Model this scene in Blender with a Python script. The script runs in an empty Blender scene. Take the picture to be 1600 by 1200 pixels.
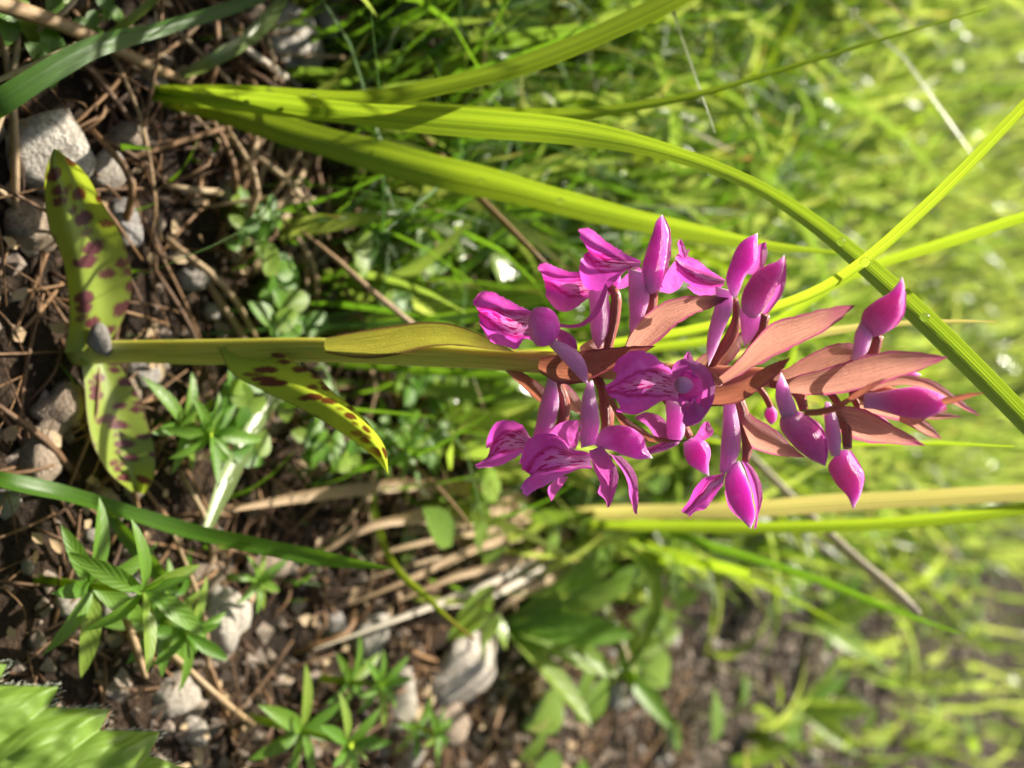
import bpy, math, random
import numpy as np
from mathutils import Vector, Matrix, noise as mnoise

random.seed(7); RNG = np.random.default_rng(7)
SC = bpy.context.scene
COL = SC.collection

# ------------------------------------------------------------------ camera
H = 0.175                       # lens height above the soil (m)
PITCH = math.radians(35)
T = math.tan(math.radians(25))  # half the long side of the frame
CAM = np.array([0.0, 0.0, H])
F = np.array([0.0, math.cos(PITCH), -math.sin(PITCH)])
U = np.array([0.0, math.sin(PITCH), math.cos(PITCH)])     # up: the picture's right-hand side
R = np.array([1.0, 0.0, 0.0])                             # right: the picture's lower side
cd = bpy.data.cameras.new('camera'); cam = bpy.data.objects.new('camera', cd); COL.objects.link(cam)
cd.sensor_fit = 'HORIZONTAL'; cd.sensor_width = 36; cd.lens = 18 / T
cd.clip_start = 0.01; cd.clip_end = 200
M3 = Matrix((tuple(U), tuple(-R), tuple(-F))).transposed()
cam.matrix_world = Matrix.Translation(Vector(CAM)) @ M3.to_4x4()
cd.dof.use_dof = True; cd.dof.focus_distance = 0.149; cd.dof.aperture_fstop = 17
cd.dof.aperture_blades = 0
SC.camera = cam

# ------------------------------------------------------------------ sky and sun
SUN_EL, SUN_AZ = math.radians(43), math.radians(-36)      # azimuth from +y (away), minus = left
sdir = Vector((math.sin(SUN_AZ) * math.cos(SUN_EL), math.cos(SUN_AZ) * math.cos(SUN_EL), math.sin(SUN_EL)))
world = bpy.data.worlds.new('World'); SC.world = world; world.use_nodes = True
wn = world.node_tree.nodes; wl = world.node_tree.links
sky = wn.new('ShaderNodeTexSky'); sky.sky_type = 'NISHITA'; sky.sun_disc = False
sky.dust_density = 4.0; sky.ozone_density = 0.4; sky.sun_elevation = SUN_EL; sky.sun_rotation = SUN_AZ
wl.new(sky.outputs[0], wn['Background'].inputs[0]); wn['Background'].inputs[1].default_value = 0.058
sd = bpy.data.lights.new('sun', 'SUN'); sun = bpy.data.objects.new('sun', sd); COL.objects.link(sun)
sd.energy = 5.0; sd.angle = math.radians(0.53); sd.color = (1.0, 0.93, 0.80)
sun.rotation_euler = sdir.to_track_quat('Z', 'Y').to_euler(); sun.location = sdir * 3
SC.view_settings.view_transform = 'Standard'; SC.view_settings.look = 'None'
SC.view_settings.gamma = 1; SC.view_settings.exposure = 1.5
SC.cycles.max_bounces = 8; SC.cycles.transparent_max_bounces = 4
SC.cycles.caustics_reflective = False
SC.cycles.sample_clamp_indirect = 8

# ------------------------------------------------------------------ pixels to places
BASE_PX = (118, 553); LEAN = math.radians(12)
def ray(px, py): return F + U * ((px - 800) / 800 * T) + R * ((py - 600) / 800 * T)
def ground(px, py, z=0.0):
    d = ray(px, py); return CAM + d * ((z - H) / d[2])
OB = ground(*BASE_PX); ON = np.array([0, math.cos(LEAN), -math.sin(LEAN)])
def on_orchid(px, py, mm=0.0):           # the leaning plane of the flower spike, mm nearer to the lens
    d = ray(px, py); t = ON.dot(OB - CAM) / ON.dot(d)
    return CAM + d * t - d / np.linalg.norm(d) * mm * 1e-3
def at_y(px, py, y):
    d = ray(px, py); return CAM + d * (y / d[1])
def px_size(p): return (p - CAM).dot(F) * T / 800

# ------------------------------------------------------------------ mesh helpers
def unit(a): return a / (np.linalg.norm(a, axis=-1, keepdims=True) + 1e-12)
def curve(pts, n):
    p = np.array(pts, float)
    if len(p) == 2: return p[0] + (p[1] - p[0]) * np.linspace(0, 1, n)[:, None]
    s = np.concatenate([[0], np.cumsum(np.linalg.norm(np.diff(p, axis=0), axis=1) + 1e-9)])
    m = np.gradient(p, s, axis=0)
    x = np.linspace(0, s[-1], n); i = np.clip(np.searchsorted(s, x, 'right') - 1, 0, len(s) - 2)
    h = (s[i + 1] - s[i])[:, None]; t = ((x - s[i]) / h[:, 0])[:, None]
    return ((2*t**3 - 3*t**2 + 1) * p[i] + (t**3 - 2*t**2 + t) * h * m[i]
            + (-2*t**3 + 3*t**2) * p[i + 1] + (t**3 - t**2) * h * m[i + 1])

class Soup:                              # a growing mesh: points, faces, uv per point, one random per piece
    def __init__(s): s.v = []; s.f = []; s.uv = []; s.r = []; s.n = 0
    def add(s, v, f, uv, r=None):
        r = random.random() if r is None else r
        s.v.append(np.asarray(v, float)); s.f += [tuple(k + s.n for k in q) for q in f]
        s.uv.append(np.asarray(uv, float)); s.r.append(np.full(len(v), r)); s.n += len(v)
        return s
def grid_faces(n, m, wrap=False):
    f = []
    for i in range(n - 1):
        for j in range(m if wrap else m - 1):
            k = (j + 1) % m; f.append((i*m + j, i*m + k, (i+1)*m + k, (i+1)*m + j))
    return f
def to_mesh(name, so, origin=(0, 0, 0), smooth=True):
    V = np.concatenate(so.v) - np.asarray(origin); UV = np.concatenate(so.uv)
    me = bpy.data.meshes.new(name); me.from_pydata(V.tolist(), [], so.f)
    uvl = me.uv_layers.new(name='UVMap'); idx = np.empty(len(me.loops), np.int32)
    me.loops.foreach_get('vertex_index', idx); uvl.data.foreach_set('uv', UV[idx].astype(np.float32).ravel())
    at = me.attributes.new('rnd', 'FLOAT', 'POINT'); at.data.foreach_set('value', np.concatenate(so.r).astype(np.float32))
    if smooth: me.polygons.foreach_set('use_smooth', np.ones(len(me.polygons), bool))
    me.update(); return me
def tag(o, label, cat, group=None):
    o['label'] = label; o['category'] = cat
    if group: o['group'] = group
    return o
def empty(name, loc, label, cat, group=None):
    o = bpy.data.objects.new(name, None); o.location = loc; o.empty_display_size = 0.01; COL.objects.link(o)
    return tag(o, label, cat, group)
def solo(name, so, mat, loc, label=None, cat=None, group=None, kind=None, smooth=True):
    me = to_mesh(name, so, loc, smooth); me.materials.append(mat)
    o = bpy.data.objects.new(name, me); o.location = loc; COL.objects.link(o)
    if label: tag(o, label, cat, group)
    if kind: o['kind'] = kind
    return o
def part(name, so, mat, parent, origin, smooth=True):
    me = to_mesh(name, so, origin, smooth); me.materials.append(mat)
    o = bpy.data.objects.new(name, me); COL.objects.link(o); o.parent = parent; return o

def loft(rails, n=18, m=9, bulge=0.0, ripple=0.0, seed=0, jag=0.0):
    """sheet through rails (each a list of 3-D points)."""
    C = np.array([curve(r, n) for r in rails])                   # rails x n x 3
    P = np.array([curve(C[:, i], m) for i in range(n)])          # n x m x 3
    du = np.gradient(P, axis=0); dv = np.gradient(P, axis=1); N = unit(np.cross(du, dv))
    N *= np.sign(-np.einsum('ijk,k->ij', N, F).mean() + 1e-9)
    tv = np.linspace(0, 1, m)[None, :]; tu = np.linspace(0, 1, n)[:, None]
    wid = np.linalg.norm(P[:, -1] - P[:, 0], axis=1)[:, None]
    off = bulge * wid * np.sin(np.pi * tv)
    if ripple:
        off = off + ripple * wid.mean() * (np.sin(tv * 9 + tu * 5 + seed) * .5 + np.sin(tu * 13 - tv * 7 + seed * 2.3) * .35) * (0.3 + tu)
    P = P + N * off[..., None]
    if jag:
        L = np.linalg.norm(du.sum(0).mean(0)); jr = np.random.default_rng(int(seed * 1000) + 3)
        P[-1] += unit(du[-1]) * (jr.uniform(-1, .7, (m, 1)) * jag * L); P[-2] += unit(du[-2]) * (jr.uniform(-.5, .3, (m, 1)) * jag * L)
        for e in (0, -1): P[4:-1, e] += unit(dv[4:-1, e]) * (jr.uniform(-1, 1, (n - 5, 1)) * jag * L * .5)
    uv = np.stack(np.broadcast_arrays(tu, tv), -1).reshape(-1, 2)
    return P.reshape(-1, 3), grid_faces(n, m), uv
def pod(A, B, depth=0.8, n=14, k=12, rib=0.0, ribn=6, wob=0.0):
    """closed rounded body whose outline runs along the rails A and B."""
    a, b = curve(A, n), curve(B, n); c = (a + b) / 2; h = (b - a) / 2
    dep = unit(np.cross(unit(np.gradient(c, axis=0)), unit(h))) * np.linalg.norm(h, axis=1)[:, None] * depth
    th = np.linspace(0, 2*np.pi, k, endpoint=False)
    ph_ = random.random() * 6; tn = np.linspace(0, 1, n)[:, None]
    rr = 1 + rib * np.cos(ribn * th + ph_)[None] + wob * (np.sin(tn * 11 + ph_ + 2 * th[None]) + .7 * np.sin(tn * 19 - 3 * th[None]))
    P = c[:, None] + (np.cos(th)[None] * rr)[..., None] * h[:, None] + (np.sin(th)[None] * rr)[..., None] * dep[:, None]
    f = grid_faces(n, k, True) + [tuple(range(k))[::-1], tuple((n-1)*k + j for j in range(k))]
    uv = np.stack(np.broadcast_arrays(np.linspace(0, 1, n)[:, None], np.abs(np.linspace(-1, 1, k))[None]), -1).reshape(-1, 2)
    return P.reshape(-1, 3), f, uv
def tube(pts, radii, n=12, k=8):
    pr = curve(np.column_stack([np.array(pts, float), np.broadcast_to(radii, len(pts))]), n)
    p, r = pr[:, :3], np.maximum(pr[:, 3], 1e-5); t = unit(np.gradient(p, axis=0))
    ref = np.array([.31, .2, .93]); s = unit(np.cross(t, ref)); w = np.cross(t, s)
    th = np.linspace(0, 2*np.pi, k, endpoint=False)
    P = p[:, None] + r[:, None, None] * (np.cos(th)[None, :, None] * s[:, None] + np.sin(th)[None, :, None] * w[:, None])
    f = grid_faces(n, k, True) + [tuple(range(k))[::-1], tuple((n-1)*k + j for j in range(k))]
    uv = np.stack(np.broadcast_arrays(np.linspace(0, 1, n)[:, None], np.linspace(0, 1, k)[None]), -1).reshape(-1, 2)
    return P.reshape(-1, 3), f, uv
def ribbon(pts, widths, roll=0.0, roll2=None, fold=0.15, n=22, m=5, side=None):
    """grass blade: a folded strip; faces the lens where roll is 0."""
    q = curve(np.column_stack([np.array(pts, float), np.array(widths, float)]), n)
    p, w = q[:, :3], np.maximum(q[:, 3], 1e-5); t = unit(np.gradient(p, axis=0))
    w = w * (1 + .05 * np.sin(np.linspace(0, 17, n) + p[0, 0] * 900) + .03 * np.sin(np.linspace(0, 41, n)))
    view = unit(p - CAM) if side is None else np.broadcast_to(np.asarray(side, float), p.shape)
    s = unit(np.cross(t, view)); nn = np.cross(s, t)
    a = np.linspace(roll, roll if roll2 is None else roll2, n)[:, None]
    s, nn = s * np.cos(a) + nn * np.sin(a), nn * np.cos(a) - s * np.sin(a)
    v = np.linspace(-1, 1, m)
    P = p[:, None] + s[:, None] * (v[None, :, None] * w[:, None, None] / 2) + nn[:, None] * ((1 - np.abs(v))[None, :, None] * w[:, None, None] * fold)
    uv = np.stack(np.broadcast_arrays(np.linspace(0, 1, n)[:, None], np.linspace(0, 1, m)[None]), -1).reshape(-1, 2)
    return P.reshape(-1, 3), grid_faces(n, m), uv, p

# ------------------------------------------------------------------ materials
class NT:
    def __init__(s, name):
        s.m = bpy.data.materials.new(name); s.m.use_nodes = True; s.n = s.m.node_tree.nodes; s.l = s.m.node_tree.links
        s.n.clear(); s.out = s.n.new('ShaderNodeOutputMaterial')
    def new(s, t, **kw):
        x = s.n.new(t)
        for k, v in kw.items(): setattr(x, k, v)
        return x
    def put(s, sock, v):
        if isinstance(v, bpy.types.NodeSocket): s.l.new(v, sock)
        elif isinstance(v, (tuple, list)) and len(v) == 3 and sock.type == 'RGBA': sock.default_value = (*v, 1)
        else: sock.default_value = v
    def math(s, op, a, b=0.0, c=0.0):
        x = s.new('ShaderNodeMath', operation=op); s.put(x.inputs[0], a); s.put(x.inputs[1], b); s.put(x.inputs[2], c); return x.outputs[0]
    def mix(s, f, a, b, blend='MIX'):
        x = s.new('ShaderNodeMix', data_type='RGBA', blend_type=blend); s.put(x.inputs[0], f); s.put(x.inputs[6], a); s.put(x.inputs[7], b); return x.outputs[2]
    def step(s, v, lo, hi):
        x = s.new('ShaderNodeMapRange', interpolation_type='SMOOTHSTEP'); s.put(x.inputs[0], v); s.put(x.inputs[1], lo); s.put(x.inputs[2], hi); return x.outputs[0]
    def uv(s):
        x = s.new('ShaderNodeUVMap'); y = s.new('ShaderNodeSeparateXYZ'); s.l.new(x.outputs[0], y.inputs[0]); return x.outputs[0], y.outputs[0], y.outputs[1]
    def rnd(s): return s.new('ShaderNodeAttribute', attribute_name='rnd').outputs['Fac']
    def noise(s, vec, scale, detail=3.0, rough=.55):
        x = s.new('ShaderNodeTexNoise'); s.put(x.inputs['Vector'], vec); x.inputs['Scale'].default_value = scale
        x.inputs['Detail'].default_value = detail; x.inputs['Roughness'].default_value = rough; return x.outputs[0]
    def scaled(s, vec, sc, off=None):
        x = s.new('ShaderNodeMapping'); s.put(x.inputs[0], vec); x.inputs[3].default_value = sc
        if off is not None: s.put(x.inputs[1], off)
        return x.outputs[0]
    def obj(s): return s.new('ShaderNodeTexCoord').outputs['Object']
    def bump(s, h, strength, dist):
        x = s.new('ShaderNodeBump'); s.put(x.inputs['Height'], h); x.inputs['Strength'].default_value = strength; x.inputs['Distance'].default_value = dist; return x.outputs[0]
    def leafy(s, col, tcol, tfac, rough=.4, spec=.5, normal=None, coat=0.0):
        b = s.new('ShaderNodeBsdfPrincipled'); s.put(b.inputs['Base Color'], col); s.put(b.inputs['Roughness'], rough)
        s.put(b.inputs['Specular IOR Level'], spec)
        if coat: b.inputs['Coat Weight'].default_value = coat; b.inputs['Coat Roughness'].default_value = .25
        if normal is not None: s.l.new(normal, b.inputs['Normal'])
        t = s.new('ShaderNodeBsdfTranslucent'); s.put(t.inputs[0], tcol)
        if normal is not None: s.l.new(normal, t.inputs['Normal'])
        x = s.new('ShaderNodeMixShader'); s.put(x.inputs[0], tfac); s.l.new(b.outputs[0], x.inputs[1]); s.l.new(t.outputs[0], x.inputs[2])
        s.l.new(x.outputs[0], s.out.inputs[0]); return s.m
    def plain(s, col, rough=.7, spec=.3, normal=None):
        b = s.new('ShaderNodeBsdfPrincipled'); s.put(b.inputs['Base Color'], col); s.put(b.inputs['Roughness'], rough); s.put(b.inputs['Specular IOR Level'], spec)
        if normal is not None: s.l.new(normal, b.inputs['Normal'])
        s.l.new(b.outputs[0], s.out.inputs[0]); return s.m

def m_grass(name, c0, c1, t0, t1, tfac=.55, rough=.36, spec=.5, dry=0.0, rib=16.0):
    k = NT(name); uvv, u, v = k.uv(); r = k.rnd()
    nz = k.noise(k.obj(), 90, 2)
    f = k.math('ADD', k.math('MULTIPLY', r, .75), k.math('MULTIPLY', nz, .3))
    cz = k.new('ShaderNodeCombineXYZ'); k.put(cz.inputs[2], k.math('MULTIPLY', r, 31.0)); av_ = k.new('ShaderNodeVectorMath', operation='ADD'); k.put(av_.inputs[0], uvv); k.put(av_.inputs[1], cz.outputs[0])
    st = k.step(k.noise(k.scaled(av_.outputs[0], (.5, rib, 1)), 2.2, 3, .6), .38, .64)
    scar = k.step(k.noise(k.scaled(av_.outputs[0], (14, 2.5, 1)), 1.6, 4, .65), .66, .74)
    mid = k.step(k.math('ABSOLUTE', k.math('SUBTRACT', v, .5)), .0, .06)
    col = k.mix(f, c0, c1); tc = k.mix(f, t0, t1)
    col = k.mix(k.math('MULTIPLY', st, .45), col, (.02, .05, .005)); tc = k.mix(k.math('MULTIPLY', st, .45), tc, (.06, .15, .006))
    tc = k.mix(k.math('MULTIPLY', k.math('SUBTRACT', 1.0, mid), .5), tc, (.10, .2, .01))
    if dry:
        tip = k.math('MULTIPLY', k.step(k.math('ADD', u, k.math('MULTIPLY', nz, .12)), .86, 1.05), k.step(r, 1 - dry, 1.0))
        col = k.mix(tip, col, (.36, .2, .07)); tc = k.mix(tip, tc, (.4, .22, .07))
    col = k.mix(k.math('MULTIPLY', scar, .5), col, (.30, .20, .06)); tc = k.mix(k.math('MULTIPLY', scar, .5), tc, (.36, .25, .06))
    n = k.bump(st, .25, .0004)
    return k.leafy(col, tc, tfac, rough, spec, n)
GRASS = m_grass('grass_blade', (.09, .16, .012), (.16, .23, .02), (.27, .42, .015), (.44, .54, .03), .55, dry=.3, rib=7)
GRASS_DEEP = m_grass('deep_green_blade', (.04, .12, .012), (.08, .18, .015), (.14, .32, .015), (.25, .45, .02), .45, dry=.2)
GRASS_PALE = m_grass('pale_wet_blade', (.17, .25, .08), (.26, .33, .13), (.24, .36, .08), (.34, .44, .10), .32, rough=.3, spec=.9, rib=5)
GRASS_FAR = m_grass('meadow_blade', (.05, .10, .012), (.25, .28, .06), (.14, .28, .015), (.68, .76, .15), .55, rough=.3, spec=.7, dry=.4, rib=2)
GRASS_TAN = m_grass('yellowing_blade', (.28, .26, .06), (.40, .30, .12), (.52, .5, .10), (.62, .48, .18), .45, rib=4)

def m_straw(name, c0, c1, c2, rough=.5, t=.25):
    k = NT(name); uvv, u, v = k.uv(); r = k.rnd()
    nz = k.noise(k.scaled(uvv, (9, 2, 1), None), 3, 4)
    col = k.mix(r, c0, c1); col = k.mix(k.step(nz, .5, .75), col, c2)
    return k.leafy(col, col, t, rough, .4, k.bump(k.noise(k.scaled(uvv, (2, 30, 1)), 3, 2), .4, .0003))
STRAW = m_straw('dry_straw', (.34, .23, .12), (.46, .35, .21), (.22, .12, .055))
STRAW_WHITE = m_straw('bleached_straw', (.50, .44, .34), (.60, .54, .44), (.36, .28, .19))
NEEDLE = m_straw('brown_dead_stem', (.06, .026, .012), (.27, .15, .065), (.035, .016, .009), .5, .12)
STALK = m_straw('brown_stalk', (.24, .15, .07), (.34, .22, .12), (.13, .07, .03), .45, .05)

def m_petal(name, base, tcol, pale=0.35, vein=.25, tf=.42, rough=.36, sss=0.0):
    k = NT(name); uvv, u, v = k.uv(); r = k.rnd()
    vz = k.noise(k.scaled(uvv, (1.0, 11, 1)), 3, 4, .65)
    blot = k.noise(k.obj(), 420, 4, .65)
    vm = k.math('MULTIPLY', k.step(vz, .45, .72), vein)
    col = k.mix(vm, base, tuple(c * .5 for c in base))
    col = k.mix(k.math('MULTIPLY', k.step(blot, .42, .78), pale), col, (.86, .38, .74))
    col = k.mix(k.math('MULTIPLY', r, .22), col, (.48, .04, .30))
    edge = k.step(k.math('ABSOLUTE', k.math('SUBTRACT', v, .5)), .3, .5)
    col = k.mix(k.math('MULTIPLY', k.math('SUBTRACT', 1.0, k.step(u, .0, .45)), .45), col, (.80, .46, .70))
    col = k.mix(k.math('MULTIPLY', edge, .25), col, tuple(c * .7 for c in base))
    nrm = k.bump(k.math('ADD', vz, k.math('MULTIPLY', k.noise(k.obj(), 1100, 3), .8)), .8, .0009)
    if sss:
        p = k.new('ShaderNodeBsdfPrincipled'); k.put(p.inputs['Base Color'], col); p.inputs['Roughness'].default_value = rough
        p.inputs['Subsurface Weight'].default_value = sss; p.inputs['Subsurface Radius'].default_value = (1, .45, .85); p.inputs['Subsurface Scale'].default_value = .007
        p.inputs['Coat Weight'].default_value = .12; p.inputs['Coat Roughness'].default_value = .2
        k.l.new(nrm, p.inputs['Normal']); k.l.new(p.outputs[0], k.out.inputs[0]); return k.m
    tc = k.mix(vm, tcol, tuple(c * .6 for c in tcol))
    return k.leafy(col, tc, tf, rough, .4, nrm, coat=.08)
PETAL = m_petal('magenta_petal', (.76, .10, .54), (.95, .17, .72), .3, .45, .52)
HOOD = m_petal('purple_hood_petal', (.74, .09, .48), (.80, .12, .6), .3, .55, .4, .36, .75)
HOODP = m_petal('violet_ring_petal', (.66, .10, .52), (.84, .16, .70), .3, .5, .46)
BUD = m_petal('rosy_bud_petal', (.70, .085, .34), (.66, .08, .36), .2, .6, .25, .38, .6)
SPUR = m_petal('pale_spur', (.88, .33, .62), (.86, .34, .62), .35, .5, .4, .28, .8)

def m_lip():
    k = NT('marked_lip_petal'); uvv, u, v = k.uv(); r = k.rnd()
    sh = k.math('MULTIPLY', r, 37.0)
    cx = k.new('ShaderNodeCombineXYZ'); k.put(cx.inputs[2], sh)
    wv = k.new('ShaderNodeVectorMath', operation='ADD'); k.put(wv.inputs[0], uvv); k.put(wv.inputs[1], cx.outputs[0])
    blot = k.noise(k.scaled(wv.outputs[0], (1, 1, 1)), 4.5, 3)
    vein = k.noise(k.scaled(wv.outputs[0], (1.3, 7.0, 1)), 3.4, 3, .6)
    dv = k.math('ABSOLUTE', k.math('SUBTRACT', v, .5))
    warp = k.math('MULTIPLY', k.math('SUBTRACT', blot, .5), .22)
    e = k.math('ADD', k.math('ADD', k.math('MULTIPLY', dv, 1.55), k.math('MULTIPLY', u, .50)), warp)   # 0 in the throat, grows outwards
    inside = k.math('SUBTRACT', 1.0, k.step(k.math('ADD', e, k.math('MULTIPLY', u, .22)), .28, .66))
    ring = k.math('MULTIPLY', k.step(e, .47, .53), k.math('SUBTRACT', 1.0, k.step(e, .56, .62)))
    dash = k.math('MULTIPLY', k.step(vein, .51, .57), k.math('SUBTRACT', 1.0, k.step(e, .50, .66)))
    mark = k.math('MAXIMUM', k.math('MULTIPLY', ring, .7), dash)
    mark = k.math('MULTIPLY', mark, k.step(u, .02, .15))
    base = k.mix(k.step(blot, .35, .75), (.68, .055, .48), (.80, .16, .64))
    col = k.mix(k.math('MULTIPLY', inside, .62), base, (.80, .46, .68))
    col = k.mix(mark, col, (.36, .006, .12))
    tb = k.mix(k.math('MULTIPLY', inside, .6), (.84, .09, .68), (.92, .48, .76)); tb = k.mix(mark, tb, (.62, .01, .22))
    fine = k.noise(k.scaled(uvv, (2, 16, 1)), 4, 3)
    return k.leafy(col, tb, .42, .4, .4, k.bump(k.math('ADD', fine, k.math('MULTIPLY', k.noise(k.obj(), 2600, 1), .4)), .3, .0004), coat=.1)
LIP = m_lip()

def m_bract(name, c0, c1, tcol, margin, tf=.5):
    k = NT(name); uvv, u, v = k.uv(); r = k.rnd()
    vz = k.noise(k.scaled(uvv, (.7, 15, 1)), 3.2, 4, .6); bl = k.noise(k.obj(), 190, 4, .6); gr = k.noise(k.obj(), 2600, 2)
    col = k.mix(k.step(bl, .38, .62), c0, c1); col = k.mix(k.math('MULTIPLY', r, .45), col, (.50, .13, .22)); col = k.mix(k.math('MULTIPLY', k.math('SUBTRACT', 1.0, k.step(u, .0, .4)), .5), col, (.55, .45, .18))
    vm = k.step(vz, .46, .62)
    col = k.mix(k.math('MULTIPLY', vm, .6), col, tuple(c * .42 for c in c1))
    col = k.mix(k.math('MULTIPLY', k.step(gr, .55, .75), .3), col, (.66, .42, .34))
    ed = k.step(k.math('ABSOLUTE', k.math('SUBTRACT', v, .5)), .37, .48)
    ed = k.math('MAXIMUM', ed, k.step(k.math('ADD', u, k.math('MULTIPLY', bl, .3)), .85, 1.2))
    col = k.mix(k.math('MULTIPLY', ed, .85), col, margin)
    tc = k.mix(k.math('MULTIPLY', vm, .55), tcol, tuple(c * .45 for c in tcol)); tc = k.mix(k.math('MULTIPLY', ed, .8), tc, margin)
    return k.leafy(col, tc, tf, .42, .5, k.bump(k.math('ADD', vz, k.math('MULTIPLY', gr, .35)), .7, .0006), coat=.08)
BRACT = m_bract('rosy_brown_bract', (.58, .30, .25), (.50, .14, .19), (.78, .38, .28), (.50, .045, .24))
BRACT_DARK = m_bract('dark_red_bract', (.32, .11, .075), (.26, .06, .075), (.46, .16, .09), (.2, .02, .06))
SHEATH = m_bract('green_purple_sheath', (.25, .29, .05), (.29, .15, .07), (.50, .48, .06), (.10, .012, .035))
def m_ovary():
    k = NT('ribbed_ovary'); uvv, u, v = k.uv()
    vz = k.noise(k.scaled(uvv, (.8, 9, 1)), 3, 2)
    col = k.mix(k.step(vz, .4, .65), (.46, .14, .09), (.30, .05, .06))
    return k.leafy(col, (.6, .2, .1), .15, .34, .5, k.bump(vz, .6, .0006), coat=.15)
OVARY = m_ovary()
def m_stem():
    k = NT('orchid_stem'); uvv, u, v = k.uv()
    vz = k.noise(k.scaled(uvv, (2.5, 10, 1)), 3, 4)
    col = k.mix(k.step(vz, .42, .6), (.58, .55, .09), (.38, .41, .05))
    top = k.step(u, .54, .8)
    col = k.mix(top, col, (.46, .19, .13)); col = k.mix(k.math('SUBTRACT', 1, k.step(u, 0, .12)), col, (.42, .46, .16))
    b = k.new('ShaderNodeBsdfPrincipled'); k.put(b.inputs['Base Color'], col); b.inputs['Roughness'].default_value = .36
    b.inputs['Subsurface Weight'].default_value = .7; b.inputs['Subsurface Radius'].default_value = (1, .7, .2); b.inputs['Subsurface Scale'].default_value = .0025
    k.l.new(k.bump(vz, .35, .0004), b.inputs['Normal']); k.l.new(b.outputs[0], k.out.inputs[0]); return k.m
STEM = m_stem()
def m_spotted():
    k = NT('spotted_orchid_leaf'); uvv, u, v = k.uv()
    vo = k.new('ShaderNodeTexVoronoi'); wob = k.noise(k.scaled(uvv, (6, 4, 1)), 3, 5, .7)
    sp = k.scaled(uvv, (13, 2.5, 1)); k.put(vo.inputs['Vector'], sp); vo.inputs['Scale'].default_value = 1.0; vo.inputs['Randomness'].default_value = .8
    s = k.step(k.math('ADD', vo.outputs['Distance'], k.math('MULTIPLY', k.math('SUBTRACT', wob, .5), .5)), .54, .34)
    vz = k.noise(k.scaled(uvv, (1, 40, 1)), 3, 2)
    g = k.mix(vz, (.19, .27, .03), (.27, .34, .05)); gt = k.mix(vz, (.40, .52, .03), (.5, .6, .05))
    spc = k.mix(wob, (.10, .025, .02), (.15, .04, .06))
    ed = k.step(k.math('ABSOLUTE', k.math('SUBTRACT', v, .5)), .47, .5)
    s = k.math('MAXIMUM', s, k.math('MULTIPLY', ed, .8))
    return k.leafy(k.mix(s, g, spc), k.mix(s, gt, (.12, .035, .01)), .42, .33, .6, k.bump(vz, .2, .0004), coat=.25)
SPOTTED = m_spotted()
def m_leaf(name, c0, c1, t0, t1, tf=.45, rough=.42, bump=.12, ribs=48.0, vein=.25):
    k = NT(name); uvv, u, v = k.uv(); r = k.rnd()
    dv = k.math('ABSOLUTE', k.math('SUBTRACT', v, .5))
    side = k.math('SINE', k.math('MULTIPLY', k.math('SUBTRACT', u, k.math('MULTIPLY', dv, .5)), ribs))
    mid = k.math('SUBTRACT', 1.0, k.step(dv, .0, .05))
    f = k.math('ADD', k.math('MULTIPLY', r, .7), k.math('MULTIPLY', k.noise(k.obj(), 120, 3), .4))
    col = k.mix(f, c0, c1); tc = k.mix(f, t0, t1)
    tc = k.mix(k.math('MULTIPLY', k.math('MAXIMUM', mid, k.math('MULTIPLY', k.step(side, .7, 1.0), vein)), .4), tc, tuple(c * .4 for c in t0))
    return k.leafy(col, tc, tf, rough, .38, k.bump(side, bump, .0005))
HERB = m_leaf('herb_leaf', (.06, .16, .015), (.12, .23, .025), (.20, .42, .02), (.36, .55, .03))
WET = m_leaf('wet_ground_leaf', (.08, .17, .02), (.20, .29, .05), (.25, .42, .02), (.52, .66, .08), .45, .2)
HERB_PALE = m_leaf('bright_herb_leaf', (.14, .24, .03), (.22, .31, .05), (.4, .6, .03), (.55, .7, .08), .5)
HAIRY = m_leaf('downy_toothed_leaf', (.13, .24, .03), (.20, .31, .05), (.30, .46, .04), (.36, .52, .05), .4, .5, .12, 160.0, .1)
def m_plain(name, c, rough=.5):
    k = NT(name); return k.plain(c, rough)
HAIR = m_plain('pale_leaf_hair', (.5, .55, .42), .4)
COLUMN = m_plain('pale_column', (.56, .18, .38), .4)
def m_stone(name, c0, c1, sc=1.0):
    k = NT(name); o = k.obj(); r = k.rnd()
    a = k.noise(o, 2.6 * sc, 6, .65); b = k.noise(o, 11 * sc, 5, .65)
    col = k.mix(k.step(a, .35, .66), c0, c1); col = k.mix(k.math('MULTIPLY', k.step(b, .46, .62), .75), col, tuple(c * .4 for c in c0))
    col = k.mix(k.math('MULTIPLY', r, .4), col, (.34, .27, .20))
    return k.plain(col, .8, .25, k.bump(k.math('ADD', a, k.math('MULTIPLY', b, .6)), 1.0, .0016))
STONE = m_stone('limestone', (.40, .36, .31), (.58, .54, .48))
STONE_BROWN = m_stone('earthy_stone', (.24, .18, .13), (.38, .30, .23))
STONE_GREY = m_stone('smooth_grey_pebble', (.30, .28, .27), (.42, .40, .38))
GRIT = m_stone('grit', (.34, .26, .20), (.56, .47, .40), 300)
def m_soil():
    k = NT('dark_soil'); o = k.obj()
    a = k.noise(o, 60, 6, .65); b = k.noise(o, 420, 5, .7); c = k.noise(o, 3, 3)
    col = k.mix(k.step(a, .35, .7), (.016, .010, .006), (.052, .032, .019)); col = k.mix(k.math('MULTIPLY', k.step(b, .56, .68), .6), col, (.15, .10, .065))
    col = k.mix(k.math('MULTIPLY', k.step(c, .5, .65), .3), col, (.06, .09, .02))
    return k.plain(col, .9, .2, k.bump(k.math('ADD', a, b), 1.0, .004))
SOIL = m_soil()
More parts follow.
